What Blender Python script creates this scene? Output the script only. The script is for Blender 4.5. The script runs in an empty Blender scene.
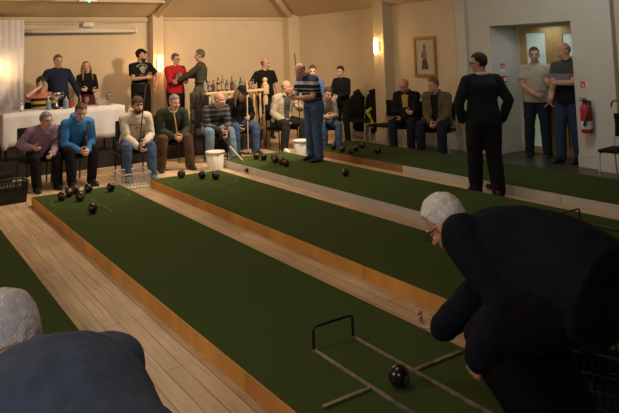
import bpy, bmesh, math, random
from mathutils import Vector, Matrix, noise
V = Vector
PI = math.pi
random.seed(11)
SC = bpy.context.scene
COL = SC.collection

# ------------------------------------------------------------------ materials
def mat(name, col, rough=.8, var=.12, scale=14., bump=0., bscale=60., metal=0., spec=.3, emit=None, estr=0., alpha=1., trans=0., sheen=0.):
    m = bpy.data.materials.new(name); m.use_nodes = True
    nt = m.node_tree; b = nt.nodes['Principled BSDF']
    b.inputs['Roughness'].default_value = rough
    b.inputs['Metallic'].default_value = metal
    b.inputs['Specular IOR Level'].default_value = spec
    b.inputs['Base Color'].default_value = (*col, 1)
    if sheen: b.inputs['Sheen Weight'].default_value = sheen
    tc = nt.nodes.new('ShaderNodeTexCoord')
    if var:
        n = nt.nodes.new('ShaderNodeTexNoise'); n.inputs['Scale'].default_value = scale; n.inputs['Detail'].default_value = 4
        nt.links.new(tc.outputs['Object'], n.inputs['Vector'])
        r = nt.nodes.new('ShaderNodeValToRGB')
        r.color_ramp.elements[0].position = .25; r.color_ramp.elements[1].position = .75
        r.color_ramp.elements[0].color = (*[c*(1-var) for c in col], 1)
        r.color_ramp.elements[1].color = (*[min(1, c*(1+var)) for c in col], 1)
        nt.links.new(n.outputs['Fac'], r.inputs['Fac']); nt.links.new(r.outputs['Color'], b.inputs['Base Color'])
    if bump:
        n2 = nt.nodes.new('ShaderNodeTexNoise'); n2.inputs['Scale'].default_value = bscale; n2.inputs['Detail'].default_value = 3
        nt.links.new(tc.outputs['Object'], n2.inputs['Vector'])
        bp = nt.nodes.new('ShaderNodeBump'); bp.inputs['Strength'].default_value = bump; bp.inputs['Distance'].default_value = .01
        nt.links.new(n2.outputs['Fac'], bp.inputs['Height']); nt.links.new(bp.outputs['Normal'], b.inputs['Normal'])
    if emit:
        b.inputs['Emission Color'].default_value = (*emit, 1); b.inputs['Emission Strength'].default_value = estr
    if trans: b.inputs['Transmission Weight'].default_value = trans
    if alpha < 1: b.inputs['Alpha'].default_value = alpha
    return m

def cloth(name, col, var=.15): return mat(name, col, rough=.9, var=var, scale=22, bump=.25, bscale=160, spec=.15)

def band_mat(name, stops, axis='Z', scale=1., base=None, wig=0.):
    """colour bands along an object axis; stops = [(pos, col), ...] with pos in metres / scale, constant steps"""
    m = mat(name, (.5, .5, .5), rough=.9, var=0, bump=.25, bscale=160, spec=.15); nt = m.node_tree; b = nt.nodes['Principled BSDF']
    tc = nt.nodes.new('ShaderNodeTexCoord'); sp = nt.nodes.new('ShaderNodeSeparateXYZ'); nt.links.new(tc.outputs['Object'], sp.inputs[0])
    mr = nt.nodes.new('ShaderNodeMapRange'); lo, hi = stops[0][0], stops[-1][0] + .02
    mr.inputs['From Min'].default_value = lo; mr.inputs['From Max'].default_value = hi
    nt.links.new(sp.outputs[axis], mr.inputs['Value'])
    r = nt.nodes.new('ShaderNodeValToRGB'); r.color_ramp.interpolation = 'CONSTANT'
    els = r.color_ramp.elements
    for i, (p, c) in enumerate(stops):
        e = els[i] if i < 2 else els.new(.999)
        e.position = min(1, (p-lo)/(hi-lo)); e.color = (*c, 1)
    nt.links.new(mr.outputs[0], r.inputs['Fac']); nt.links.new(r.outputs['Color'], b.inputs['Base Color'])
    return m

def wood_mat(name, c1, c2, plank=(2.3, .105), along='Y', rough=.45, mortar=(.08, .045, .02), grain=1.):
    m = bpy.data.materials.new(name); m.use_nodes = True; nt = m.node_tree; b = nt.nodes['Principled BSDF']
    b.inputs['Roughness'].default_value = rough; b.inputs['Specular IOR Level'].default_value = .35
    tc = nt.nodes.new('ShaderNodeTexCoord'); sp = nt.nodes.new('ShaderNodeSeparateXYZ'); nt.links.new(tc.outputs['Object'], sp.inputs[0])
    cb = nt.nodes.new('ShaderNodeCombineXYZ')
    of = nt.nodes.new('ShaderNodeMath'); of.operation = 'ADD'; of.inputs[1].default_value = plank[1]*.43
    nt.links.new(sp.outputs['Y' if along == 'Y' else 'X'], cb.inputs[0]); nt.links.new(sp.outputs['X' if along == 'Y' else 'Y'], of.inputs[0]); nt.links.new(of.outputs[0], cb.inputs[1])
    br = nt.nodes.new('ShaderNodeTexBrick'); nt.links.new(cb.outputs[0], br.inputs['Vector'])
    br.inputs['Color1'].default_value = (*c1, 1); br.inputs['Color2'].default_value = (*c2, 1); br.inputs['Mortar'].default_value = (*mortar, 1)
    br.inputs['Scale'].default_value = 1; br.inputs['Brick Width'].default_value = plank[0]; br.inputs['Row Height'].default_value = plank[1]
    br.inputs['Mortar Size'].default_value = .0022; br.inputs['Mortar Smooth'].default_value = .2; br.offset = .37; br.inputs['Bias'].default_value = -.1
    mp = nt.nodes.new('ShaderNodeMapping'); mp.inputs['Scale'].default_value = (1.5, 26, 1); nt.links.new(cb.outputs[0], mp.inputs['Vector'])
    n = nt.nodes.new('ShaderNodeTexNoise'); n.inputs['Scale'].default_value = 1.6; n.inputs['Detail'].default_value = 5; nt.links.new(mp.outputs[0], n.inputs['Vector'])
    n3 = nt.nodes.new('ShaderNodeTexNoise'); n3.inputs['Scale'].default_value = 1.3; n3.inputs['Detail'].default_value = 3; nt.links.new(tc.outputs['Object'], n3.inputs['Vector'])
    ad = nt.nodes.new('ShaderNodeMath'); ad.operation = 'ADD'; nt.links.new(n.outputs['Fac'], ad.inputs[0]); nt.links.new(n3.outputs['Fac'], ad.inputs[1])
    r = nt.nodes.new('ShaderNodeMapRange'); r.inputs['From Min'].default_value = .7; r.inputs['From Max'].default_value = 1.3
    r.inputs['To Min'].default_value = 1-.38*grain; r.inputs['To Max'].default_value = 1+.18*grain; nt.links.new(ad.outputs[0], r.inputs['Value'])
    mx = nt.nodes.new('ShaderNodeMix'); mx.data_type = 'RGBA'; mx.blend_type = 'MULTIPLY'; mx.inputs['Factor'].default_value = 1
    nt.links.new(br.outputs['Color'], mx.inputs['A']); nt.links.new(r.outputs[0], mx.inputs['B'])
    nt.links.new(mx.outputs['Result'], b.inputs['Base Color'])
    return m

M = {}
M['floor'] = wood_mat('floor_boards', (.66, .48, .30), (.54, .37, .21))
M['board'] = wood_mat('platform_pine', (.64, .31, .075), (.56, .26, .06), plank=(2.4, .5), rough=.5)
M['board_pale'] = mat('platform_painted_board', (.50, .47, .42), .6, .1, 6)
M['board_brown'] = wood_mat('platform_brown_board', (.30, .15, .06), (.24, .12, .05), plank=(2.4, .5))
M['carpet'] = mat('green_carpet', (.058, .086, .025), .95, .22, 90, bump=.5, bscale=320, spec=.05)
M['carpet_shaded'] = mat('green_carpet_shaded', (.044, .068, .020), .95, .22, 90, bump=.5, bscale=320, spec=.05)  # same carpet for the outer mats, shade put into a darker green
M['line'] = mat('chalk_line', (.115, .145, .060), .9, .3, 60)
M['wall'] = mat('cream_wall_paint', (.66, .53, .36), .85, .04, 3, bump=.05, bscale=90, spec=.2)
M['wall_r'] = mat('cream_wall_paint_side', (.62, .51, .35), .85, .04, 3, bump=.05, bscale=90, spec=.2)
M['wall_w'] = mat('white_wall_paint_cool_lit', (.56, .555, .49), .8, .04, 3, bump=.04, bscale=90, spec=.2)  # white walls by the door, cool lobby light partly put into the colour
M['ceil'] = mat('ceiling_paint', (.58, .46, .30), .9, .04, 2)
M['beam'] = mat('beam_paint', (.58, .46, .31), .8, .04, 4)
M['tile'] = None
M['stage'] = mat('stage_black', (.018, .016, .015), .7, .2, 8)
M['cream_wood'] = mat('cream_gloss_wood', (.62, .46, .24), .35, .05, 6)
M['white_plastic'] = mat('white_plastic', (.70, .68, .62), .4, .05, 8)
M['linen'] = mat('white_linen', (.62, .60, .61), .9, .05, 12, bump=.2, bscale=120)
M['curtain'] = mat('white_curtain', (.80, .77, .78), .9, .06, 6)
M['black_metal'] = mat('black_metal', (.012, .012, .014), .35, 0, metal=.2, spec=.5)
M['rail_metal'] = mat('worn_steel', (.26, .24, .21), .4, .5, 18, metal=.7)
M['chrome'] = mat('chrome', (.62, .60, .57), .35, .0, metal=.6)
M['black_fabric'] = cloth('black_fabric', (.010, .010, .012))
M['black_plastic'] = mat('black_plastic', (.013, .013, .014), .4, .1, 8, spec=.5)
M['bowl_black'] = mat('bowl_black', (.008, .008, .010), .18, .0, spec=.6)
M['bowl_maroon'] = mat('bowl_maroon', (.045, .010, .008), .2, .25, 20, spec=.6)
M['disc'] = mat('bowl_disc', (.10, .09, .08), .3, .2, 30)
M['gold'] = mat('gilt_frame', (.36, .20, .06), .5, .3, 30, bump=.6, bscale=45, metal=.35)
M['paper'] = mat('print_paper', (.50, .42, .30), .8, .05, 10)
M['ink'] = mat('print_ink', (.07, .06, .05), .8, .3, 30)
M['ink_mid'] = mat('print_ink_mid', (.22, .18, .13), .8, .3, 40)
M['red'] = mat('extinguisher_red', (.42, .02, .02), .3, .05, 8, spec=.5)
M['sign_red'] = mat('sign_red', (.5, .03, .03), .5, 0)
M['white'] = mat('white_label', (.7, .7, .68), .6, 0)
M['silver'] = mat('silver_cup', (.55, .52, .48), .2, .0, metal=1.)
M['glass'] = mat('clear_glass', (.85, .9, .92), .06, 0, trans=.9, spec=.5)
M['beer'] = mat('amber_drink', (.55, .16, .03), .15, .1, 10, trans=.4, spec=.5)
M['spirit'] = mat('blue_label', (.16, .22, .40), .3, .2, 30)
M['door_wood'] = wood_mat('door_oak', (.42, .29, .11), (.37, .25, .09), plank=(3., .6), along='X', rough=.4)
M['door_glass'] = mat('door_glass_lit', (.45, .55, .50), .3, .15, 3, emit=(.55, .72, .62), estr=.16)
M['door_glass_g'] = mat('door_glass_green', (.45, .60, .42), .3, .1, 3, emit=(.52, .72, .45), estr=.14)
M['shade'] = mat('lit_shade', (.9, .7, .4), .6, 0, emit=(1., .62, .24), estr=9.)
M['led'] = mat('green_led', (.1, .6, .3), .4, 0, emit=(.1, 1., .45), estr=4.)
M['tan'] = mat('tan_cane', (.42, .26, .10), .5, .2, 30)
M['darkwood'] = mat('dark_cane', (.07, .035, .02), .4, .2, 30)
M['palestick'] = mat('pale_cane', (.62, .52, .36), .5, .1, 30)
M['yellow'] = mat('yellow_cloth', (.55, .50, .05), .9, .1, 20)
M['orange'] = mat('orange_can', (.42, .10, .04), .4, .1, 20)
M['eyewhite'] = mat('eye_white', (.36, .30, .26), .3, 0)
M['iris'] = mat('iris', (.03, .02, .015), .2, 0)
M['lip'] = mat('lip', (.28, .09, .07), .6, .1, 60)
M['wire'] = mat('wire_clear', (.55, .51, .46), .3, .1, 20, spec=.5)
def tile_mat():
    m = mat('slate_tile', (.06, .06, .055), .35, 0); nt = m.node_tree; b = nt.nodes['Principled BSDF']
    tc = nt.nodes.new('ShaderNodeTexCoord'); br = nt.nodes.new('ShaderNodeTexBrick'); nt.links.new(tc.outputs['Object'], br.inputs['Vector'])
    br.inputs['Color1'].default_value = (.055, .05, .042, 1); br.inputs['Color2'].default_value = (.085, .075, .06, 1); br.inputs['Mortar'].default_value = (.03, .028, .024, 1)
    br.inputs['Scale'].default_value = 1; br.inputs['Brick Width'].default_value = .4; br.inputs['Row Height'].default_value = .4; br.inputs['Mortar Size'].default_value = .006
    nt.links.new(br.outputs['Color'], b.inputs['Base Color']); return m
M['tile'] = tile_mat()

SK = dict(a=mat('skin_fair', (.60, .37, .27), .55, .10, 26, bump=.05, bscale=200, spec=.3), b=mat('skin_ruddy', (.56, .30, .205), .5, .12, 26, bump=.05, bscale=200, spec=.35),
          c=mat('skin_tan', (.44, .26, .17), .55, .10, 26, spec=.3))
HR = dict(grey=mat('hair_grey', (.22, .20, .18), .7, .4, 70, bump=.6, bscale=180), white=mat('hair_white', (.74, .70, .68), .7, .25, 55, bump=.7, bscale=170), dark=mat('hair_dark', (.025, .016, .010), .6, .4, 70, bump=.6, bscale=180),
          brown=mat('hair_brown', (.07, .035, .018), .6, .4, 70, bump=.6, bscale=180), blond=mat('hair_blond', (.25, .15, .065), .6, .4, 60, bump=.6, bscale=180),
          lblond=mat('hair_long_blond', (.30, .19, .09), .6, .4, 60, bump=.6, bscale=180), salt=mat('hair_salt', (.11, .095, .08), .7, .4, 70, bump=.6, bscale=180))

# ------------------------------------------------------------------ mesh helpers
def tag(o, label=None, cat=None, group=None, kind=None):
    if label: o['label'] = label
    if cat: o['category'] = cat
    if group: o['group'] = group
    if kind: o['kind'] = kind
    return o
def mesh_from(bm, name, smooth=True):
    bmesh.ops.recalc_face_normals(bm, faces=bm.faces)
    me = bpy.data.meshes.new(name); bm.to_mesh(me); bm.free()
    if smooth: me.polygons.foreach_set('use_smooth', [True]*len(me.polygons))
    return me
def obj(name, me, m=None, parent=None, smooth=True, loc=None, rotz=None):
    if isinstance(me, bmesh.types.BMesh): me = mesh_from(me, name, smooth)
    o = bpy.data.objects.new(name, me); COL.objects.link(o)
    if m is not None:
        for x in (m if isinstance(m, (list, tuple)) else [m]): me.materials.append(x)
    if parent: o.parent = parent
    if loc is not None: o.location = loc
    if rotz is not None: o.rotation_euler = (0, 0, rotz)
    return o
def empty(name, loc=(0, 0, 0), rotz=0.):
    o = bpy.data.objects.new(name, None); COL.objects.link(o); o.location = loc; o.rotation_euler = (0, 0, rotz); o.empty_display_size = .1
    return o
def copy_tree(o, parent=None):
    c = o.copy(); COL.objects.link(c)
    if parent: c.parent = parent
    for ch in list(o.children): copy_tree(ch, c)
    return c
def BM(): return bmesh.new()
def box(bm, lo, hi, mi=0, bev=0.):
    x0, y0, z0 = lo; x1, y1, z1 = hi
    vs = [bm.verts.new(p) for p in ((x0,y0,z0),(x1,y0,z0),(x1,y1,z0),(x0,y1,z0),(x0,y0,z1),(x1,y0,z1),(x1,y1,z1),(x0,y1,z1))]
    fs = [bm.faces.new([vs[i] for i in q]) for q in ((3,2,1,0),(4,5,6,7),(0,1,5,4),(1,2,6,5),(2,3,7,6),(3,0,4,7))]
    for f in fs: f.material_index = mi
    if bev:
        es = list({e for f in fs for e in f.edges})
        bmesh.ops.bevel(bm, geom=es, offset=bev, segments=2, affect='EDGES', profile=.6)
    return vs
def frame_of(d, ref=None):
    d = d.normalized()
    ref = V(ref) if ref is not None else V((0, 0, 1))
    if abs(d.dot(ref.normalized())) > .98: ref = V((1, 0, 0)) if abs(d.x) < .9 else V((0, 1, 0))
    a = (ref - d*ref.dot(d)).normalized(); b = d.cross(a)
    return a, b
def loft(bm, pts, rads, ref=None, seg=14, mi=0, round_ends=True):
    """closed tube through pts; rads = r or (ra, rb); a axis follows ref"""
    pts = [V(p) for p in pts]; n = len(pts)
    R = [(r, r) if isinstance(r, (int, float)) else r for r in rads]
    P, Q, T = list(pts), list(R), []
    if round_ends:
        d0 = (pts[0]-pts[1]).normalized(); d1 = (pts[-1]-pts[-2]).normalized()
        e0, e1 = min(R[0]), min(R[-1])
        pre = [(pts[0]+d0*e0*math.sin(t), (R[0][0]*math.cos(t), R[0][1]*math.cos(t))) for t in (1.25, .85, .42)]
        post = [(pts[-1]+d1*e1*math.sin(t), (R[-1][0]*math.cos(t), R[-1][1]*math.cos(t))) for t in (.42, .85, 1.25)]
        P = [p for p, _ in pre]+P+[p for p, _ in post]; Q = [q for _, q in pre]+Q+[q for _, q in post]
    N = len(P); a0 = None; rings = []
    for i in range(N):
        d = P[min(i+1, N-1)]-P[max(i-1, 0)]
        a, b = frame_of(d, ref if ref is not None else (a0 if a0 is not None else None))
        a0 = a
        rings.append([bm.verts.new(P[i]+a*Q[i][0]*math.cos(2*PI*k/seg)+b*Q[i][1]*math.sin(2*PI*k/seg)) for k in range(seg)])
    for i in range(N-1):
        for k in range(seg):
            f = bm.faces.new((rings[i][k], rings[i][(k+1) % seg], rings[i+1][(k+1) % seg], rings[i+1][k])); f.material_index = mi
    f = bm.faces.new(rings[0][::-1]); f.material_index = mi
    f = bm.faces.new(rings[-1]); f.material_index = mi
def ell(bm, c, r, axes=None, u=18, v=12, mi=0):
    if isinstance(r, (int, float)): r = (r, r, r)
    A = Matrix((axes[0], axes[1], axes[2])).transposed() if axes else Matrix.Identity(3)
    mtx = Matrix.Translation(V(c)) @ (A @ Matrix.Diagonal(V(r))).to_4x4()
    res = bmesh.ops.create_uvsphere(bm, u_segments=u, v_segments=v, radius=1, matrix=mtx)
    if mi:
        for vv in res['verts']:
            for f in vv.link_faces: f.material_index = mi
    return res['verts']
def lathe(bm, prof, c=(0, 0, 0), seg=24, mi=0, cap=True):
    rings = []
    for r, z in prof: rings.append([bm.verts.new((c[0]+r*math.cos(2*PI*k/seg), c[1]+r*math.sin(2*PI*k/seg), c[2]+z)) for k in range(seg)])
    for i in range(len(prof)-1):
        for k in range(seg):
            f = bm.faces.new((rings[i][k], rings[i][(k+1) % seg], rings[i+1][(k+1) % seg], rings[i+1][k])); f.material_index = mi
    if cap:
        f = bm.faces.new(rings[0][::-1]); f.material_index = mi; f = bm.faces.new(rings[-1]); f.material_index = mi
def remesh(bm, voxel, it=3, fac=.5, wr=0., seed=0):
    """one continuous skin over every overlapping closed shape in bm"""
    me = mesh_from(bm, 'tmp'); o = bpy.data.objects.new('tmp', me); COL.objects.link(o)
    r = o.modifiers.new('r', 'REMESH'); r.mode = 'VOXEL'; r.voxel_size = voxel; r.use_smooth_shade = True
    if it:
        s = o.modifiers.new('s', 'SMOOTH'); s.iterations = it; s.factor = fac
    dg = bpy.context.evaluated_depsgraph_get()
    out = bpy.data.meshes.new_from_object(o.evaluated_get(dg), depsgraph=dg)
    bpy.data.objects.remove(o); bpy.data.meshes.remove(me)
    if wr:
        off = V((seed*3.1, seed*1.7, seed*.9))
        ns = [v.normal.copy() for v in out.vertices]
        for v, nn in zip(out.vertices, ns):
            q = v.co
            a = noise.noise(V((q.x*9, q.y*9, q.z*16))+off); b = noise.noise(V((q.x*24, q.y*24, q.z*34))+off)
            v.co = q + nn*(wr*(a+.45*b))
    out.polygons.foreach_set('use_smooth', [True]*len(out.polygons))
    return out

# ------------------------------------------------------------------ people
def ik(a, t, l1, l2, pole):
    d = t-a; L = min(d.length, (l1+l2)*.997); u = d.normalized()
    x = (L*L+l1*l1-l2*l2)/(2*L); h = math.sqrt(max(0, l1*l1-x*x))
    p = V(pole); p = p-u*p.dot(u); p = p.normalized() if p.length > 1e-4 else frame_of(u)[0]
    return a+u*x+p*h, a+u*L

def hand(bm, w, d, n, side, s, curl=30., spread=1.):
    """palm, four fingers of different lengths and a thumb from the palm's side. d along the hand, n out of the palm; side +1 if the thumb lies toward n x d"""
    d = d.normalized(); n = (n-d*n.dot(d)).normalized(); t = n.cross(d)*side
    loft(bm, [w-d*.02*s, w+d*.02*s, w+d*.055*s, w+d*.088*s], [(.021*s, .026*s), (.015*s, .032*s), (.014*s, .041*s), (.012*s, .040*s)], ref=n, seg=12)
    for k, (off, ln, b) in enumerate(((.030, .072, .0), (.0102, .081, .003), (-.0102, .075, .0), (-.029, .058, -.008))):
        p = w+d*(.090+b)*s+t*off*s; a = math.radians(curl*(.55+.07*k)); dd = d+t*off*2.2*spread; dd.normalize()
        pts = [p-dd*.012*s, p]
        for fr in (.45, .32, .23):
            dir_ = dd*math.cos(a)+n*math.sin(a); pts.append(pts[-1]+dir_*ln*fr*s); a += math.radians(curl*(.9-.1*k*.3))
        loft(bm, pts, [.0095*s, .0095*s, .0085*s, .008*s, .0068*s], seg=8)
    p = w+d*.022*s+t*.030*s; dirs = [(d*.55+t*.75+n*.30), (d*.8+t*.42+n*.42), (d*.9+t*.05+n*.5*min(1.2, curl/40.))]
    pts = [p-t*.014*s, p]
    for dr, ln in zip(dirs, (.036, .030, .025)): pts.append(pts[-1]+dr.normalized()*ln*s)
    loft(bm, pts, [.013*s, .013*s, .0105*s, .0095*s, .0075*s], seg=8)

def rotv(v, axis, deg): return Matrix.Rotation(math.radians(deg), 3, axis) @ v

def person(label, loc, face, H=1.74, bulk=1., belly=0., pose='stand', pel=None, lean=0., side=0., hunch=0., twist=0., head=(0, 0, 0),
           lh=None, rh=None, lpole=None, rpole=None, lf=None, rf=None, lk=None, rk=None, lfy=None, rfy=None, lcurl=35, rcurl=35, ln=None, rn=None, ld=None, rd=None,
           skin='a', hair=('short', 'brown'), beard=None, glasses=False, cap=None, top=None, bottom=None, shoes=None, sleeve='long', jacket=None, collar=None, hood=None,
           belt=False, vox=.0075, cvox=.011, headfwd=.02, skirt=None, group=None, loose=0., tuck=False, legw=1.):
    """face = world direction the body faces. Local axes: +Y forward, +X the person's right, +Z up, origin on the ground."""
    s = H/1.75; W = math.atan2(-face[0], face[1]); loc = V(loc)
    toL = Matrix.Rotation(-W, 3, 'Z')
    def L(p):
        """('w', x, y, z) = a world point; plain tuple = local"""
        if p is None: return None
        return toL @ (V(p[1:])-loc) if p[0] == 'w' else V(p)
    sit = pose == 'sit'
    pv = L(pel) if pel is not None else (V((0, 0, .522)) if sit else V((0, 0, .935*s)))
    X, Y, Z = V((1, 0, 0)), V((0, 1, 0)), V((0, 0, 1))
    def sdir(a, b):
        v = Z.copy(); v = rotv(v, X, -a); v = rotv(v, Y, b); return v
    u1 = sdir(lean, side); u2 = sdir(lean+hunch, side*1.2)
    Rt = rotv(X, u1, twist)                 # shoulder line
    ch = pv+u1*.29*s; nk = ch+u2*.235*s
    hy, hp, hr = head
    hf = rotv(Y, X, hp); hu = rotv(Z, X, hp); hf = rotv(hf, Z, -hy); hu = rotv(hu, Z, -hy); hrt = hf.cross(hu).normalized()
    if hr: hu = rotv(hu, hf, hr); hrt = rotv(hrt, hf, hr)
    nd = (u2*.75+hu*.5).normalized()
    hc = nk+nd*.140*s+hf*headfwd*s
    bk = bulk
    shl = nk-u2*.078*s-Rt*.172*s*(.7+.3*bk); shr = nk-u2*.078*s+Rt*.172*s*(.7+.3*bk)
    hpl = pv-X*.092*s; hpr = pv+X*.092*s
    gz = 0.
    if lf is None: lf = (-.14, .40, .0) if sit else (-.11, 0., 0.)
    if rf is None: rf = (.14, .40, .0) if sit else (.11, .0, .0)
    al = L(lf); ar = L(rf); gl, gr = al.z, ar.z
    al.z += .085*s; ar.z += .085*s
    knl, al = ik(hpl, al, .435*s, .42*s, L(lk) if lk else V((-.12 if not sit else -.22, 1, .35 if sit else 0)))
    knr, ar = ik(hpr, ar, .435*s, .42*s, L(rk) if rk else V((.12 if not sit else .22, 1, .35 if sit else 0)))
    lh = L(lh) if lh else (V((-.07, .36, .64)) if sit else shl+V((-.10, .03, -.54*s)))
    rh = L(rh) if rh else (V((.07, .36, .64)) if sit else shr+V((.10, .03, -.54*s)))
    ell_, lw = ik(shl, lh, .285*s, .255*s, L(lpole) if lpole else V((-.6, -.7, -.5)))
    elr, rw = ik(shr, rh, .285*s, .255*s, L(rpole) if rpole else V((.6, -.7, -.5)))
    dl = L(ld) if ld else (lw-ell_); dr_ = L(rd) if rd else (rw-elr)
    dl.normalize(); dr_.normalize()
    nl = L(ln) if ln else V((1, -.1, 0)); nr = L(rn) if rn else V((-1, -.1, 0))
    b2 = bk*s
    # ---- the body, one skin
    def torso(bm, m, hem=-.055, tuck=True):
        rx = lambda v: v*(.5+.5*bk)*s+m
        bl = belly*s; e = 0 if tuck else .016
        pts = [pv+u1*hem*s, pv+u1*max(hem+.03, .02)*s, pv+u1*.12*s+Y*bl*.5, pv+u1*.2*s+Y*bl*.45, ch+u2*.02*s+Y*bl*.2, ch+u2*.10*s, nk-u2*.095*s, nk-u2*.05*s, nk-u2*.016*s]
        rr = [(rx(.160)+e, rx(.116)+bl*.2+e), (rx(.165)+e, rx(.118)+bl*.4+e), (rx(.152)+e*.6, rx(.108)+bl*.75+e*.6), (rx(.150), rx(.106)+bl*.7), (rx(.163), rx(.114)+bl*.3), (rx(.168), rx(.114)), (rx(.155), rx(.100)), (rx(.112), rx(.082)), (rx(.066), rx(.062))]
        loft(bm, pts, rr, ref=Rt, seg=22, round_ends=False)
        for sh in (shl, shr): loft(bm, [nk-u2*.028*s, (nk-u2*.028*s).lerp(sh, .5)-u2*.004*s, sh+u2*.004*s], [.046*s+m, .047*b2+m*.9, .046*b2+m], seg=12)
    def arm(bm, sh, el, wr_, m, upto=1.):
        r = [.052*b2+m, .050*b2+m, .046*b2+m, .042*b2+m, .040*b2+m, .036*b2+m, .029*b2+m]
        pts = [sh, sh.lerp(el, .3), sh.lerp(el, .7), el, el.lerp(wr_, .25), el.lerp(wr_, .6), wr_]
        if upto < 1:
            k = sh.lerp(el, upto*2 if upto < .5 else 1.); pts = [sh, sh.lerp(k, .5), k]; r = [.052*b2+m, .053*b2+m+.002, .052*b2+m+.005]
        loft(bm, pts, r, seg=12, round_ends=(upto == 1))
        ell(bm, sh, (.053*b2+m)*1.0, u=12, v=8)
    def leg(bm, hp_, kn, an, m, full=True):
        r = [.088*b2+m, .084*b2+m, .070*b2+m, .058*b2+m, .056*b2+m, .050*b2+m, .037*b2+m]
        loft(bm, [hp_, hp_.lerp(kn, .3), hp_.lerp(kn, .72), kn, kn.lerp(an, .25), kn.lerp(an, .55), an], r, seg=14)
    def footdir(kn, an, hp_, fy):
        if fy is not None: return V((math.sin(math.radians(fy)), math.cos(math.radians(fy)), 0))
        d = kn-hp_; d.z = 0; d = d.normalized() if d.length > .08 else Y.copy()
        return (d*.5+Y*.5).normalized()
    fdl = footdir(knl, al, hpl, lfy); fdr = footdir(knr, ar, hpr, rfy)
    bm = BM()
    torso(bm, -.012)
    for sh, el, wr_ in ((shl, ell_, lw), (shr, elr, rw)): arm(bm, sh, el, wr_, -.006 if sleeve == 'long' else -.002)
    hand(bm, lw, dl, nl, 1, s, lcurl); hand(bm, rw, dr_, nr, -1, s, rcurl)
    for hp_, kn, an, fd, g in ((hpl, knl, al, fdl, gl), (hpr, knr, ar, fdr, gr)):
        leg(bm, hp_, kn, an, -.010); loft(bm, [an-fd*.02*s+Z*.0, an+fd*.06*s-Z*.035*s, an+fd*.13*s-Z*.05*s], [.034*s, .030*s, .022*s], seg=10)
    loft(bm, [nk-nd*.05*s, nk+nd*.03*s, hc-hu*.05*s-hf*.02*s], [.060*s*(.6+.4*bk), .054*s*(.6+.4*bk), .055*s], seg=14)
    ax = (hrt, hf, hu); q = .96*s
    at = lambda r, f, u: hc+(hrt*r+hf*f+hu*u)*q
    ell(bm, at(0, -.012, .030), (.077*q, .098*q, .098*q), ax); ell(bm, at(0, .028, -.045), (.060*q, .066*q, .078*q), ax)
    ell(bm, at(0, .062, -.100), (.030*q, .026*q, .024*q), ax); ell(bm, at(0, .012, -.075), (.058*q, .055*q, .045*q), ax)
    ell(bm, at(0, .074, .022), (.050*q, .018*q, .012*q), ax)
    for sg in (-1, 1):
        ell(bm, at(sg*.038, .062, -.030), (.026*q, .024*q, .024*q), ax)
        ell(bm, at(sg*.079, -.008, -.010), (.012*q, .020*q, .033*q), (rotv(hrt, hu, sg*20), hf, hu), u=10, v=8)
        ell(bm, at(sg*.013, .094, -.034), (.010*q, .010*q, .009*q), ax, u=8, v=6)
    loft(bm, [at(0, .084, .012), at(0, .100, -.012), at(0, .111, -.030)], [.010*q, .012*q, .015*q], seg=10)
    ell(bm, at(0, .086, -.062), (.024*q, .012*q, .007*q), ax, u=10, v=6); ell(bm, at(0, .084, -.076), (.021*q, .012*q, .008*q), ax, u=10, v=6)
    me = remesh(bm, vox, 2, .45)
    o = obj('person', me, SK[skin], loc=loc, rotz=W); tag(o, label, 'person', group)
    # ---- face
    for sg in (-1, 1):
        bm = BM(); ell(bm, at(sg*.033, .079, .002), (.013*q, .011*q, .0085*q), ax, u=10, v=8); ell(bm, at(sg*.033, .0845, .002), (.0065*q, .0065*q, .0065*q), ax, u=8, v=6, mi=1)
        obj('eye', bm, [M['eyewhite'], M['iris']], o)
        bm = BM(); loft(bm, [at(sg*.014, .090, .022), at(sg*.034, .090, .028), at(sg*.052, .076, .021)], [.0045*q, .0055*q, .0035*q], seg=6)
        obj('eyebrow', bm, HR[hair[1]], o)
    bm = BM(); loft(bm, [at(-.024, .087, -.068), at(-.010, .096, -.067), at(.010, .096, -.067), at(.024, .087, -.068)], [.003*q, .0055*q, .0055*q, .003*q], seg=6)
    obj('mouth', bm, M['lip'], o)
    # ---- hair
    st, hc_ = hair
    sk_c = at(0, -.012, .030)
    if st:
        bm = BM(); g = {'curly': 1.20, 'fringe': 1.05, 'mop': 1.19}.get(st, 1.10)
        verts = bmesh.ops.create_icosphere(bm, subdivisions=5, radius=1)['verts']
        def keep(p):
            x, y, z = p                        # right, forward, up in units of the skull
            if st == 'fringe': return -.75 < z < .22+.1*noise.noise(p*6) and (y < .30-abs(z)*.2) and not (y > .05 and z < -.12)
            hl = .52 if st != 'mop' else .22
            if y > .0: return z > hl*min(1, y*1.5+.12)-.1*(1-min(1, y*2)) - (.25 if abs(x) > .75 and y < .35 else 0)
            return z > -.62-.2*min(1, -y)
        drop = [v for v in verts if not keep(v.co)]
        bmesh.ops.delete(bm, geom=drop, context='VERTS')
        amp, fr = (.10, 3.2) if st == 'curly' else ((.045, 4.) if st != 'mop' else (.07, 3.))
        Rm = Matrix((hrt, hf, hu)).transposed(); off = V((loc.x, loc.y, 3))
        for v in bm.verts:
            p = v.co.copy(); gg = g+amp*noise.noise(p*fr+off)+amp*.5*noise.noise(p*fr*2.6+off)
            if p.z > .3: gg += .05 if st in ('short', 'mop') else 0
            v.co = sk_c+Rm @ V((p.x*.077*q*gg, p.y*.098*q*gg, p.z*.098*q*gg))
        ho = obj('hair', bm, HR[hc_], o)
        sm = ho.modifiers.new('thick', 'SOLIDIFY'); sm.thickness = .014*s; sm.offset = -1
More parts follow.
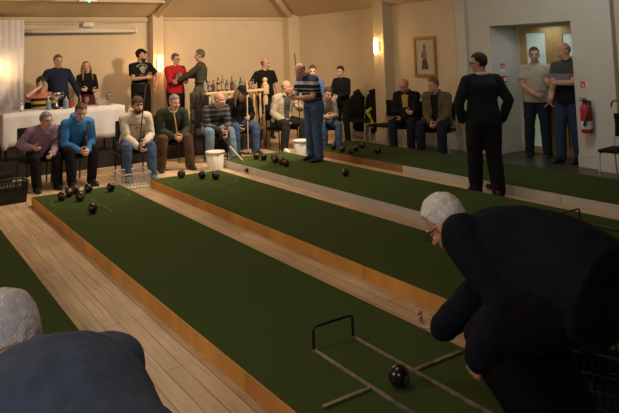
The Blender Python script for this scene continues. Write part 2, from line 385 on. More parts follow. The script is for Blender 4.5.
        if st == 'long':
            for sg in (-1, 1):
                bm = BM()
                for k in range(4):
                    a0 = at(sg*(.070+.004*k), .015-.035*k, .06-.01*k); a1 = at(sg*(.088+.003*k), .015-.032*k, -.05)
                    a2 = shl.lerp(shr, .5+sg*.30)+Y*(.09-.05*k)*s+Z*(.03)*s; a3 = a2-u1*.11*s+Y*.045*s*(1 if k < 2 else 0)+X*sg*.01
                    loft(bm, [a0, a1, a2, a3], [.016*q, .024*q, .024*q, .008*q], seg=8)
                obj('hair_lock', remesh(bm, .008, 2, wr=.006, seed=sg+3), HR[hc_], o)
    if beard:
        bm = BM(); verts = bmesh.ops.create_icosphere(bm, subdivisions=4, radius=1)['verts']
        def kb(p): return p.y > -.15 and p.z < .14-.25*max(0, p.y) and not (abs(p.x) < .40 and .02 < p.z+.12 < .18 and p.y > .5)
        bmesh.ops.delete(bm, geom=[v for v in verts if not kb(v.co)], context='VERTS')
        Rm = Matrix((hrt, hf, hu)).transposed(); c0 = at(0, .026, -.062); ext = beard[1] if isinstance(beard, tuple) else 1.
        for v in bm.verts:
            p = v.co; gg = 1.06+.05*noise.noise(p*5)
            v.co = c0+Rm @ V((p.x*.063*q*gg, p.y*.074*q*gg, p.z*.072*q*gg*(ext if p.z < 0 else 1)))
        ho = obj('beard', bm, HR[beard[0] if isinstance(beard, tuple) else beard], o); sm = ho.modifiers.new('thick', 'SOLIDIFY'); sm.thickness = .01; sm.offset = -1
    if glasses:
        bm = BM()
        for sg in (-1, 1):
            c = at(sg*.034, .104, .0); n = 14
            ring = [c+(hrt*math.cos(2*PI*k/n)*.026+hu*math.sin(2*PI*k/n)*.019)*q for k in range(n+1)]
            loft(bm, ring, [.0026]*(n+1), seg=5, round_ends=False)
            loft(bm, [at(sg*.058, .102, .004), at(sg*.078, .055, .006), at(sg*.083, -.01, .004)], [.0028]*3, seg=5)
        loft(bm, [at(-.009, .107, .004), at(.009, .107, .004)], [.0026, .0026], seg=5)
        obj('glasses', bm, M['black_plastic'] if glasses is True else M[glasses], o)
    if cap:
        ck, cm = cap; bm = BM()
        if ck == 'flat':
            loft(bm, [at(0, -.095, .045), at(0, -.05, .090), at(0, .03, .100), at(0, .092, .064)], [(.030*q, .080*q), (.040*q, .092*q), (.036*q, .092*q), (.020*q, .072*q)], ref=hu, seg=18)
            loft(bm, [at(0, .075, .056), at(0, .120, .046)], [(.010*q, .075*q), (.006*q, .052*q)], ref=hu, seg=16)
        else:
            verts = ell(bm, at(0, -.010, .045), (.087*q, .107*q, .095*q), ax, u=24, v=16)
            cut = [v for v in verts if (v.co-at(0, 0, .045)).dot(hu) < -.012]; bmesh.ops.delete(bm, geom=cut, context='VERTS')
            loft(bm, [at(0, .07, .046), at(0, .12, .040), at(0, .165, .026)], [(.008*q, .078*q), (.006*q, .074*q), (.004*q, .045*q)], ref=hu, seg=16)
        obj('flat_cap' if ck == 'flat' else 'peaked_cap', bm, cm, o)
    # ---- clothing
    seed = loc.x*3+loc.y
    tm = .014+loose
    bm = BM(); torso(bm, tm, hem=(.075 if tuck else -.085) if not sit else .0, tuck=tuck)
    for sh, el, wr_ in ((shl, ell_, lw), (shr, elr, rw)):
        if sleeve == 'long': arm(bm, sh, el, el.lerp(wr_, .97), .011+loose*.7)
        else: arm(bm, sh, el, wr_, .014, upto=.36)
    name, tmat = top
    tme = remesh(bm, cvox, 5, .5, wr=.0055, seed=seed)
    to = obj(name, tme, tmat, o)
    if collar:
        bm = BM(); n = 20; c0 = nk+nd*.012*s; pts = []
        a, b = frame_of(nd, Rt)
        for k in range(n+1):
            t = 2*PI*k/n; p = c0+a*math.cos(t)*.066*s*(.6+.4*bk)+b*math.sin(t)*.064*s*(.6+.4*bk)
            p -= nd*.020*s*max(0, (p-c0).normalized().dot(Y)); pts.append(p)
        loft(bm, pts, [(.017*s, .007*s)]*(n+1), ref=nd, seg=8, round_ends=False); obj('collar', bm, collar, o)
    if hood:
        bm = BM(); n = 14; a, b = frame_of(nd, Rt); pts = []; rr = []
        c0 = nk-u2*.005*s-Y*.02*s
        for k in range(n+1):
            t = 2*PI*k/n; p = c0+a*math.cos(t)*.092*s+b*math.sin(t)*.088*s; f_ = (p-c0).normalized().dot(Y)
            p += u2*(.028 if f_ < 0 else -.030*f_)*s-Y*(.03*max(0, -f_)); pts.append(p); rr.append(.030*s+.016*s*max(0, -f_))
        loft(bm, pts, rr, seg=10, round_ends=False); obj('hood', remesh(bm, .010, 4, wr=.004, seed=seed), hood, o)
    if jacket:
        jn, jm, gap = jacket
        bm = BM(); torso(bm, tm+.020, hem=-.11 if not sit else -.01, tuck=False)
        for sh, el, wr_ in ((shl, ell_, lw), (shr, elr, rw)): arm(bm, sh, el, el.lerp(wr_, .95), .020)
        jme = remesh(bm, cvox, 5, .5, wr=.009, seed=seed+2)
        bm = BM(); bm.from_mesh(jme); bpy.data.meshes.remove(jme)
        fwd = u1.cross(Rt); fwd = -fwd if fwd.dot(Y) < 0 else fwd
        def infront(c):
            d = c-pv; h = d.dot(u1)/s
            lx = d.dot(Rt)/s; ly = d.dot(fwd)
            return h > -.2 and abs(lx) < gap*(.55+h*.9) and ly > -.02 + .0 and min((c-lw).length, (c-rw).length, (c-ell_).length, (c-elr).length) > .10 and h < .56
        bmesh.ops.delete(bm, geom=[f for f in bm.faces if infront(f.calc_center_median()) or f.calc_center_median().z > (nk+nd*.05*s).z], context='FACES')
        jo = obj(jn, bm, jm, o); sm = jo.modifiers.new('thick', 'SOLIDIFY'); sm.thickness = .010; sm.offset = -1
        bm = BM(); a, b = frame_of(nd, Rt); pts = []; n = 12
        for k in range(n+1):
            t = PI*.16+(2*PI-PI*.32)*k/n+PI/2*(1 if b.dot(Y) > 0 else -1)
            p = nk+nd*.004*s+(a*math.cos(t)+b*math.sin(t))*.088*s; pts.append(p)
        loft(bm, pts, [(.028*s, .011*s)]*(n+1), ref=nd, seg=8); obj('jacket_collar', bm, jm, jo)
    bname, bmat_ = bottom
    bm = BM()
    loft(bm, [pv-u1*.085*s, pv-u1*.02*s, pv+u1*.06*s, pv+u1*.125*s], [(.135*s*(.5+.5*bk), .10*s*(.5+.5*bk)), (.172*s*(.5+.5*bk)+.008, .125*s*(.5+.5*bk)+.006), (.166*s*(.5+.5*bk)+.004, .116*s*(.5+.5*bk)+.004+belly*.3), (.155*s*(.5+.5*bk)+.002, .108*s*(.5+.5*bk)+.002+belly*.5)], ref=X, seg=20)
    for hp_, kn, an in ((hpl, knl, al), (hpr, knr, ar)):
        r = [.098, .096, .083, .072, .072, .068, .062]
        a2 = an+(kn-an).normalized()*.0
        loft(bm, [hp_, hp_.lerp(kn, .3), hp_.lerp(kn, .72), kn, kn.lerp(a2, .25), kn.lerp(a2, .6), a2-Z*.02*s], [x*b2*legw for x in r], seg=14)
    if skirt:
        loft(bm, [pv+u1*.05*s, pv-Z*.2*s, pv-Z*.42*s], [(.16*s, .115*s), (.21*s, .17*s), (.23*s, .19*s)], ref=X, seg=20)
    obj(bname, remesh(bm, cvox, 4, .5, wr=.007, seed=seed+5), bmat_, o)
    if belt:
        bm = BM(); c0 = pv+u1*.10*s; n = 24; a, b = frame_of(u1, Rt)
        loft(bm, [c0+a*math.cos(2*PI*k/n)*(.163*s*(.5+.5*bk)+.014)+b*math.sin(2*PI*k/n)*(.117*s*(.5+.5*bk)+.014+belly*.5)+Y*belly*.3 for k in range(n+1)], [(.018, .005)]*(n+1), ref=u1, seg=6, round_ends=False)
        obj('belt', bm, M['black_plastic'], o)
    smat = shoes or M['black_plastic']
    for an, fd, g, kn in ((al, fdl, gl, knl), (ar, fdr, gr, knr)):
        bm = BM(); sd = fd.cross(Z)
        loft(bm, [an-fd*.055*s-Z*.035*s, an-Z*.03*s, an+fd*.07*s-Z*.042*s, an+fd*.14*s-Z*.052*s, an+fd*.185*s-Z*.056*s], [(.045*s, .036*s), (.052*s, .041*s), (.045*s, .046*s), (.036*s, .047*s), (.026*s, .034*s)], ref=Z, seg=14)
        loft(bm, [an+Z*.03*s, an-Z*.03*s], [.044*s, .046*s], seg=12)
        me = remesh(bm, .009, 3)
        for v in me.vertices:
            if v.co.z < g+.004: v.co.z = g+.004
        so = obj('shoe', me, smat, o)
    w2 = Matrix.Translation(loc) @ Matrix.Rotation(W, 4, 'Z')
    J = dict(lw=w2 @ lw, rw=w2 @ rw, lgrip=w2 @ (lw+dl*.075*s+(nl-dl*nl.dot(dl)).normalized()*.030*s), rgrip=w2 @ (rw+dr_*.075*s+(nr-dr_*nr.dot(dr_)).normalized()*.030*s),
             nk=w2 @ nk, hc=w2 @ hc, ch=w2 @ ch, pv=w2 @ pv, fwd=V((face[0], face[1], 0)).normalized(), chl=ch, s=s, W=W, loc=loc, top=to, u1=u1, u2=u2, Rt=Rt, pvl=pv, nkl=nk, kn=(w2 @ knl, w2 @ knr))
    return o, J

# ===SCENE===
from mathutils.bvhtree import BVHTree
def struct(name, bm, m, smooth=False): return tag(obj(name, bm, m, smooth=smooth), kind='structure')
def quad(bm, *ps):
    return bm.faces.new([bm.verts.new(p) for p in ps])

# ---------------- the room
WX, WY, WZ = 8.6, 13.6, 2.68
bm = BM(); box(bm, (-3.5, -3, -.1), (9.4, 13.7, 0)); struct('floor', bm, M['floor'])
bm = BM(); box(bm, (7.72, 3.0, 0), (9.36, 9.0, .006)); struct('floor_tiles', bm, M['tile'])
bm = BM(); box(bm, (-3.5, WY, 0), (WX+.15, WY+.15, WZ+.1)); struct('wall_back', bm, M['wall'])
bm = BM(); box(bm, (-3.65, -3, 0), (-3.5, WY+.15, 3.9)); struct('wall_left', bm, M['wall'])
bm = BM(); box(bm, (-3.65, -3.15, 0), (9.4, -3, 3.9)); struct('wall_front', bm, M['wall'])
# right wall in pieces round the door recess (Y 5.9 .. 7.42)
bm = BM(); box(bm, (WX, 8.02, 0), (WX+.15, WY+.15, WZ+.1)); box(bm, (WX, -3, 0), (WX+.15, 5.36, WZ+.1)); struct('wall_right', bm, M['wall_r'])
bm = BM(); box(bm, (WX, 7.42, 0), (WX+.75, 8.02, WZ+.1)); box(bm, (WX, 5.36, 0), (WX+.75, 5.88, WZ+.1)); box(bm, (WX, 5.88, 2.14), (WX+.75, 7.42, WZ+.1)); box(bm, (WX+.66, 5.88, 0), (WX+.8, 7.42, 2.2))
struct('wall_doorway', bm, M['wall_w'])
bm = BM(); box(bm, (WX-.10, 5.18, 0), (WX+.02, 5.50, WZ+.1)); box(bm, (WX-.06, 7.90, 0), (WX+.02, 8.12, WZ+.1)); struct('wall_doorway_pier', bm, M['wall_w'])
bm = BM(); box(bm, (WX-.25, 9.88, 0), (WX, 10.2, WZ+.1), bev=.01); struct('column_side', bm, M['wall_r'])
bm = BM(); box(bm, (WX-.30, WY-.28, 0), (WX, WY, WZ+.1)); struct('column_corner', bm, M['wall_r'])
bm = BM(); box(bm, (4.93, WY-.22, .25), (5.17, WY, WZ+.1), bev=.01); struct('column_stage', bm, M['wall'])
# ceiling: slopes up from every wall, then flat
bm = BM(); zt = 3.75
quad(bm, (-3.5, WY+.1, WZ-.03), (WX+.1, WY+.1, WZ-.03), (5.6, 10.6, zt), (-3.5, 10.6, zt)); struct('ceiling_back_slope', bm, M['ceil'])
bm = BM(); quad(bm, (WX+.1, WY+.1, WZ-.03), (WX+.1, -3.1, WZ-.03), (5.6, -3.1, zt), (5.6, 10.6, zt)); struct('ceiling_side_slope', bm, M['ceil'])
bm = BM(); quad(bm, (-3.6, -3.1, zt), (5.6, -3.1, zt), (5.6, 10.6, zt), (-3.6, 10.6, zt)); struct('ceiling', bm, M['ceil'])
bm = BM(); box(bm, (WX, 5.3, WZ), (9.5, 8.1, WZ+.08)); struct('ceiling_recess', bm, M['ceil'])
bm = BM()
loft(bm, [(WX-.1, WY-.1, WZ-.02), (5.6, 10.6, zt-.03)], [(.07, .09)]*2, seg=4, round_ends=False); struct('beam_corner', bm, M['beam'])
bm = BM(); loft(bm, [(5.05, WY-.12, WZ-.0), (5.05, 10.6, zt-.04)], [(.06, .10)]*2, seg=4, round_ends=False); struct('beam_stage', bm, M['beam'])
bm = BM(); box(bm, (-3.5, WY-.9, 2.925), (4.95, WY-.84, 2.98)); struct('beam_purlin', bm, M['beam'])
bm = BM(); box(bm, (-3.5, WY-.05, WZ-.09), (4.95, WY-.005, WZ-.02)); box(bm, (5.15, WY-.035, WZ-.06), (WX-.3, WY-.005, WZ-.02)); struct('trim_cornice', bm, M['beam'])
bm = BM()
for x0, y0, x1, y1 in ((WX-.02, 10.2, WX, 13.3), (WX-.02, 8.12, WX, 9.88), (WX-.27, 9.86, WX-.25, 10.22), (WX-.02, 7.42, WX, 7.90), (WX-.02, 5.50, WX, 5.88), (WX-.12, 5.16, WX-.10, 5.52), (WX-.02, 2.0, WX, 5.16)): box(bm, (x0, y0, 0), (x1, y1, .19))
box(bm, (WX, 7.40, 0), (WX+.64, 7.42, .16)); box(bm, (WX, 5.88, 0), (WX+.64, 5.90, .16))
struct('baseboard_right', bm, M['wall_w'])
# double door at the back of the recess
def door(name, y0, y1, panes):
    r = empty(name, (WX+.63, 0, 0)); tag(r, kind='structure')
    bm = BM(); x0, x1 = -.02, .03; f = .13 if name == 'door_1' else .19
    box(bm, (x0, y0, .01), (x1, y0+f, 2.08)); box(bm, (x0, y1-f, .01), (x1, y1, 2.08))
    zs = [.01]
    for a, b, m_ in panes: box(bm, (x0, y0+f, zs[-1]), (x1, y1-f, a)); zs.append(b)
    box(bm, (x0, y0+f, zs[-1]), (x1, y1-f, 2.08)); obj('door_frame', bm, M['door_wood'], r, smooth=False)
    for a, b, m_ in panes:
        bm = BM(); box(bm, (.002, y0+f, a), (.012, y1-f, b)); obj('pane', bm, m_, r, smooth=False)
    bm = BM(); loft(bm, [(-.06, y0+.06 if name == 'door_1' else y1-.06, .95), (-.06, y0+.06 if name == 'door_1' else y1-.06, 1.15)], [.012, .012], seg=8); obj('handle', bm, M['chrome'], r)
door('door_1', 6.66, 7.30, [(.12, .86, M['door_glass_g']), (1.02, 1.36, M['door_wood']), (1.46, 2.0, M['door_glass'])])
door('door_2', 6.02, 6.655, [(.14, 1.0, M['door_wood']), (1.60, 1.96, M['door_glass'])])

# ---------------- bowls mats on low platforms
TOP = .11
def bowling_mat(x0, x1, y0, y1, label, left_mats, right_mat, carpet, lines=True, latches=()):
    r = empty('bowling_mat', (x0, y1, 0)); tag(r, label, 'bowling mat', 'green bowling mats on low platforms')
    ox, oy = x0, y1
    def P(n, bm, m): return obj(n, bm, m, r, smooth=False)
    w = x1-x0; l = y1-y0; b = .022
    bm = BM(); box(bm, (b, -l+b, 0), (w-b, -b, TOP-.012)); P('platform', bm, M['stage'])
    bm = BM(); box(bm, (b*.4, -l+.004, TOP-.012), (w-b*.4, -.004, TOP)); P('carpet', bm, carpet)
    n = 4; seg = l/n
    for k in range(n):
        ya = -seg*(k+1)+.003; yb = -seg*k-.003
        bm = BM(); box(bm, (0, ya, 0), (b, yb, TOP-.004), bev=.002); P('edge_board', bm, left_mats(oy+(ya+yb)/2))
        bm = BM(); box(bm, (w-b, ya, 0), (w, yb, TOP-.004), bev=.002); P('edge_board', bm, right_mat)
    bm = BM(); box(bm, (0, -.0, 0), (w, .02, TOP-.004)); P('end_board', bm, left_mats(oy))
    if lines:
        z = TOP+.0008; t = .006
        def ringm(cx, cy, rad):
            bm = BM(); N = 48
            a = [bm.verts.new((cx+(rad-t)*math.cos(2*PI*k/N), cy+(rad-t)*math.sin(2*PI*k/N), z)) for k in range(N)]
            c = [bm.verts.new((cx+(rad+t)*math.cos(2*PI*k/N), cy+(rad+t)*math.sin(2*PI*k/N), z)) for k in range(N)]
            for k in range(N): bm.faces.new((a[k], a[(k+1) % N], c[(k+1) % N], c[k]))
            return bm
        P('circle_line', ringm(w/2, -.62, .46), M['line'])
        bm = BM(); quad(bm, (w/2-t, -1.5, z), (w/2+t, -1.5, z), (w/2+t, -.62, z), (w/2-t, -.62, z)); P('centre_line', bm, M['line'])
        bm = BM(); quad(bm, (b, -1.5-t, z), (w-b, -1.5-t, z), (w-b, -1.5+t, z), (b, -1.5+t, z)); P('cross_line', bm, M['line'])
    for ly in latches:
        bm = BM(); box(bm, (-.03, ly-oy-.03, .02), (0, ly-oy+.03, .075), bev=.006); box(bm, (-.036, ly-oy-.045, .035), (-.026, ly-oy+.045, .055), bev=.003); P('latch', bm, M['black_metal'])
    return r
pine = lambda y: M['board']; pale = lambda y: M['board_pale']
bowling_mat(-.02, 1.11, -.6, 8.95, 'dark green bowls mat in bottom left corner beneath the bending man in navy', pine, M['board'], M['carpet_shaded'])
bowling_mat(1.68, 2.80, -.6, 8.93, 'green bowls mat with pine edge carrying the wheeled-out metal delivery frame and dark bowls', pine, M['board'], M['carpet'])
bowling_mat(3.24, 4.30, -.6, 8.98, 'green bowls mat with pine edge between the first timber aisle and white-edged mat', pine, M['board'], M['carpet'])
bowling_mat(4.76, 5.93, -.6, 9.85, 'green bowls mat with white painted edge board and row of six bowls', pale, M['board_pale'], M['carpet'], latches=(8.95, 5.0))
bowling_mat(6.47, 7.66, -.6, 10.0, 'green bowls mat beside the right wall with half brown half white edge board', lambda y: M['board_brown'] if y > 6.6 else M['board_pale'], M['board_pale'], M['carpet_shaded'], lines=False, latches=(5.72,))

def bowl_me(m):
    bm = BM(); seg = 24
    lathe(bm, [(.001, -.052), (.022, -.051), (.0225, -.049), (.030, -.045), (.043, -.034), (.052, -.019), (.0565, 0), (.052, .019), (.043, .034), (.030, .045), (.0225, .049), (.022, .051), (.001, .052)], seg=seg)
    for f in bm.faces:
        if abs(f.calc_center_median().z) > .0485: f.material_index = 1
    me = mesh_from(bm, 'bowl'); me.materials.append(m); me.materials.append(M['disc']); return me
BME = dict(k=bowl_me(M['bowl_black']), m=bowl_me(M['bowl_maroon']))
def bowl(k, x, y, label, group, z=TOP):
    o = bpy.data.objects.new('bowl', BME[k]); COL.objects.link(o); o.location = (x, y, z+.0565)
    o.rotation_euler = (PI/2+random.uniform(-.25, .25), 0, random.uniform(0, 6.3)); tag(o, label, 'bowl', group)
G1, G2, G3, G4 = 'bowls on the nearest pine-edged mat', 'bowls on the second pine-edged mat', 'bowls on the white-edged mat', 'bowls on the mat by the right wall'
bowl('m', 1.93, 8.44, 'maroon bowl nearest the pine edge in the tight diagonal trio', G1)
bowl('m', 2.05, 8.60, 'maroon bowl in the middle of the tight diagonal trio', G1)
bowl('m', 2.16, 8.74, 'maroon bowl at the far end of the tight diagonal trio', G1)
bowl('m', 2.10, 8.26, 'maroon bowl just in front of the diagonal trio on its own', G1)
bowl('k', 2.31, 8.68, 'black bowl on mat between the maroon trio and blue hoodie feet', G1)
bowl('k', 2.56, 8.55, 'black bowl at the back right of the nearest mat by the wire crate', G1)
bowl('k', 2.04, 7.50, 'black bowl lying alone in front of the cross line on nearest mat', G1)
bowl('k', 2.22, 2.62, 'black bowl just released between the rails of the metal frame', G1)
bowl('m', 3.62, 8.78, 'maroon bowl in the chalk circle in front of the green jumper man', G2)
bowl('k', 3.81, 8.50, 'black bowl of a pair beside white bucket, farther from the bucket', G2)
bowl('k', 3.93, 8.32, 'black bowl of a pair in front of white bucket, nearer the white board', G2)
bowl('m', 5.17, 9.40, 'maroon bowl at the far end of the row of six', G3)
bowl('k', 5.20, 9.22, 'black bowl second from the far end of the row of six', G3)
bowl('m', 5.30, 9.06, 'dark maroon bowl third from far end of the row of six', G3)
bowl('k', 5.21, 8.88, 'black bowl fourth from far end of the row of six', G3)
bowl('m', 5.20, 8.66, 'maroon bowl touching the nearest one in the row of six', G3)
bowl('m', 5.16, 8.48, 'maroon bowl nearest to the camera in the row of six', G3)
bowl('k', 5.36, 7.26, 'dark bowl alone in the middle of the white-edged mat', G3)
bowl('k', 6.58, 8.72, 'black bowl at front left of the cluster on the far mat', G4)
bowl('k', 6.66, 9.34, 'black bowl at the back of the cluster on the far mat', G4)
bowl('m', 6.60, 9.00, 'maroon bowl in the middle of the cluster on the far mat', G4)
bowl('k', 6.80, 8.88, 'black bowl at the right of the cluster on the far mat', G4)
bowl('k', 7.12, 9.12, 'black bowl in front of the coat-covered chairs on the far mat', G4)
bowl('k', 6.93, 8.46, 'black bowl alone near the brown edge board of the far mat', G4)

def delivery_frame(x0, x1, yf, label, hook=None, cross=True, m='rail_metal'):
    r = empty('delivery_frame', (x0, yf, TOP)); tag(r, label, 'delivery frame', 'metal delivery frames on the mats')
    w = x1-x0; a = .008
    bm = BM(); h = .135; k = .02
    loft(bm, [(0, 0, 0), (0, 0, h-k), (k*.3, 0, h-k*.3), (k, 0, h), (w-k, 0, h), (w-k*.3, 0, h-k*.3), (w, 0, h-k), (w, 0, 0)], [a]*8, seg=8); obj('hoop', bm, M['black_metal'], r)
    for x in (0, w):
        bm = BM(); box(bm, (x-.012, -1.05, .001), (x+.012, 0, .014), bev=.002); obj('rail', bm, M[m], r, smooth=False)
    for xa, xb in ((-.30, -.012), (w+.012, w+.36)):
        bm = BM(); box(bm, (xa, -.53, .001), (xb, -.505, .013), bev=.002); obj('cross_bar', bm, M[m], r, smooth=False)
delivery_frame(2.10, 2.38, 3.21, 'worn steel delivery frame with upright hoop on nearest mat by the reaching hand')
delivery_frame(5.24, 5.56, 3.84, 'black delivery frame with upright hoop on the white-edged mat behind bending man', m='black_metal')

# ---------------- stage, table and curtain
bm = BM(); box(bm, (-.6, 11.2, 0), (6.28, WY, .25)); struct('floor_stage', bm, M['stage'])
bm = BM(); box(bm, (.9, 10.80, 0), (1.75, 11.2, .13)); struct('floor_stage_step', bm, M['stage'])
tb = empty('trestle_table', (2.6, 11.65, .25)); tag(tb, 'long trestle table under the white cloth on the stage edge', 'table')
bm = BM(); box(bm, (-.96, -.34, .72), (.98, .34, .75)); obj('tabletop', bm, M['door_wood'], tb, smooth=False)
for sx in (-.85, .86):
    for sy in (-.28, .28):
        bm = BM(); loft(bm, [(sx, sy, 0), (sx, sy, .72)], [.016, .016], seg=8, round_ends=False); obj('leg', bm, M['black_metal'], tb)
bm = BM()
def cloth_side(pts, z0, z1, n=30, amp=.018):
    """wavy hanging cloth along a closed rectangle of points"""
    loop = []; 
    for (ax_, ay_), (bx_, by_) in zip(pts, pts[1:]+pts[:1]):
        m_ = max(8, int(math.hypot(bx_-ax_, by_-ay_)*40))
        nx, ny = (by_-ay_), -(bx_-ax_); L_ = math.hypot(nx, ny); nx /= L_; ny /= L_
        for k in range(m_): loop.append((ax_+(bx_-ax_)*k/m_, ay_+(by_-ay_)*k/m_, nx, ny, min(k, m_-k)/m_))
    rings = []
    for j in range(7):
        t = j/6; ring = []
        for i, (x, y, nx, ny, e) in enumerate(loop):
            wv = amp*t*(math.sin(i*.42)+.6*noise.noise(V((x*3, y*3, 7))))+.012*t
            zz = z1+(z0-z1)*t+(-.05*t if e < .03 else 0)+.012*t*noise.noise(V((x*2, y*2, 1)))
            ring.append(bm.verts.new((x+nx*wv, y+ny*wv, zz)))
        rings.append(ring)
    N = len(loop)
    for a, b in zip(rings, rings[1:]):
        for k in range(N): bm.faces.new((a[k], a[(k+1) % N], b[(k+1) % N], b[k]))
    bm.faces.new(rings[0])
cloth_side([(-.91, -.37), (1.03, -.37), (1.03, .37), (-.91, .37)], .24, .757)
co = obj('tablecloth', bm, M['linen'], loc=(2.6, 11.65, .25)); tag(co, 'white tablecloth hanging over the long table behind the seated players', 'tablecloth')
co.modifiers.new('t', 'SOLIDIFY').thickness = .004
bm = BM()
N = 90
top_ = [bm.verts.new((1.0+1.38*k/N, WY-.22+.006*math.sin(k*.9)+.008*math.sin(k*.37), 2.62)) for k in range(N+1)]
bot_ = [bm.verts.new((1.0+1.38*k/N, WY-.22+.008*math.sin(k*.9+.4)+.010*math.sin(k*.31), .27)) for k in range(N+1)]
for k in range(N): bm.faces.new((top_[k], top_[k+1], bot_[k+1], bot_[k]))
cu = obj('curtain', bm, M['curtain']); tag(cu, 'white full length curtain hanging at the left end of the stage', 'curtain'); cu.modifiers.new('t', 'SOLIDIFY').thickness = .003
# projector screen and its fittings
sc_ = empty('projector_screen', (3.48, WY-.09, 2.40)); tag(sc_, 'rolled up white projector screen case across the stage wall', 'projector screen')
bm = BM(); loft(bm, [(-1.12, 0, 0), (1.12, 0, 0)], [.042, .042], seg=16, round_ends=False); obj('case', bm, M['white_plastic'], sc_)
bm = BM(); box(bm, (-1.11, -.012, -.062), (1.08, .012, -.040)); obj('bottom_bar', bm, M['black_plastic'], sc_, smooth=False)
for x in (-1.13, 1.13):
    bm = BM(); box(bm, (x-.02, -.045, -.05), (x+.02, .085, .05), bev=.006); obj('end_cap', bm, M['white_plastic'], sc_, smooth=False)
bm = BM(); box(bm, (-.11, -.05, -.045), (.11, .05, .045), bev=.01)
tag(obj('wall_box', bm, M['white_plastic'], loc=(3.62, WY-.055, 2.53)), 'small pale wall box above the middle of projector screen', 'junction box')
bm = BM(); loft(bm, [(2.40, WY-.012, 2.55), (2.9, WY-.012, 2.53), (3.1, WY-.012, 2.545), (3.42, WY-.012, 2.53)], [.006]*4, seg=6); loft(bm, [(3.62, WY-.012, 2.54), (4.3, WY-.012, 2.56), (4.9, WY-.012, 2.58)], [.006]*3, seg=6)
tag(obj('cable', bm, M['beam']), 'thin cable clipped along the stage wall above the screen', 'cable')
ex = empty('emergency_light', (3.2, 12.0, 2.89)); tag(ex, 'white emergency light with green lamp on sloping ceiling above stage', 'emergency light')
bm = BM(); box(bm, (-.16, -.05, -.03), (.16, .05, .22), bev=.01); obj('housing', bm, M['white_plastic'], ex, smooth=False)
bm = BM(); ell(bm, (0.02, -.05, -.02), .022); obj('green_lamp', bm, M['led'], ex)

# wall lights
def sconce(x, y, z, nx, ny, label, energy):
    r = empty('wall_light', (x, y, z), math.atan2(nx, -ny)); tag(r, label, 'wall light', 'lit wall lights')
    bm = BM(); box(bm, (-.05, -.02, -.09), (.05, 0, .09), bev=.01); obj('back_plate', bm, M['gold'], r, smooth=False)
    bm = BM(); loft(bm, [(0, -.075, -.13), (0, -.075, -.05), (0, -.075, .05), (0, -.075, .14)], [.038, .048, .048, .036], seg=16); obj('lit_shade', bm, M['shade'], r)
    l = bpy.data.lights.new('wall_light_glow', 'POINT'); l.energy = energy; l.color = (1, .62, .28); l.shadow_soft_size = .06
    lo = bpy.data.objects.new('wall_light_glow', l); COL.objects.link(lo); lo.location = (x+nx*.20, y+ny*.20, z)
sconce(5.05, WY-.22, 1.68, 0, -1, 'glowing wall light on the stage column beside the red jumper woman', 9)
sconce(WX-.25, 10.03, 1.88, -1, 0, 'glowing wall light high on column beside the framed picture', 5)
sconce(1.90, WY-.30, 1.74, 0, -1, 'glowing wall light in front of the white curtain at stage left', 6)

# balustrade at the end of the stage, ledge with bottles
bl = empty('balustrade', (6.44, 11.28, 0)); tag(bl, 'cream balustrade with a turned newel post and spindles at stage end', 'balustrade')
bm = BM(); box(bm, (-.055, -.055, 0), (.055, .055, .62), bev=.006); lathe(bm, [(.05, .62), (.035, .66), (.048, .70), (.034, .74), (.05, .86), (.052, .95), (.036, 1.02), (.05, 1.04)], seg=20); box(bm, (-.055, -.055, 1.02), (.055, .055, 1.20), bev=.006)
lathe(bm, [(.05, 1.20), (.062, 1.215), (.05, 1.23), (.028, 1.25), (.045, 1.275), (.05, 1.30), (.04, 1.33), (.012, 1.345)], seg=20); obj('newel_post', bm, M['cream_wood'], bl)
bm = BM(); box(bm, (-1.3, -.06, 1.08), (-.05, .10, 1.13), bev=.01); obj('rail_ledge', bm, M['cream_wood'], bl, smooth=False)
bm = BM(); box(bm, (-1.3, -.03, .34), (-.05, .03, .39), bev=.008); obj('bottom_rail', bm, M['cream_wood'], bl, smooth=False)
for k in range(9):
    bm = BM(); lathe(bm, [(.018, .38), (.018, .48), (.012, .52), (.022, .62), (.024, .72), (.012, .86), (.018, .92), (.018, 1.09)], c=(-1.2+k*.135, 0, 0), seg=10); obj('spindle', bm, M['cream_wood'], bl)

def bottle(x, y, z, h, r, glass_m, label_m, label, group, capm='white_plastic', kind='bottle'):
    o = empty(kind, (x, y, z)); tag(o, label, 'bottle', group)
    bm = BM(); lathe(bm, [(r*.9, 0), (r, .01), (r, h*.58), (r*.8, h*.67), (r*.36, h*.78), (r*.33, h*.93)], seg=18); obj('glass_body', bm, glass_m, o)
    bm = BM(); lathe(bm, [(r*1.02, h*.14), (r*1.02, h*.50)], seg=18, cap=False); obj('paper_label', bm, label_m, o)
    bm = BM(); lathe(bm, [(r*.40, h*.91), (r*.40, h), (r*.3, h*1.005)], seg=14); obj('cap', bm, M[capm], o)
def gm(n, c): 
    if n not in M: M[n] = mat(n, c, .12, 0, spec=.6)
    return M[n]
dk = gm('dark_bottle', (.02, .022, .018)); gr_ = gm('green_bottle', (.02, .06, .025)); am = gm('amber_bottle', (.16, .05, .01)); cl_ = gm('pale_bottle', (.20, .20, .18)); rd_ = gm('red_bottle', (.16, .02, .02)); pk_ = gm('gold_bottle', (.22, .13, .03))
GB = 'bottles along the cream rail ledge'
M['cream_label'] = mat('cream_label', (.34, .28, .18), .6, .3, 40); M['dark_label'] = mat('dark_red_label', (.16, .03, .03), .6, .3, 40); M['dim_label'] = mat('dim_label', (.25, .24, .22), .6, .3, 40)
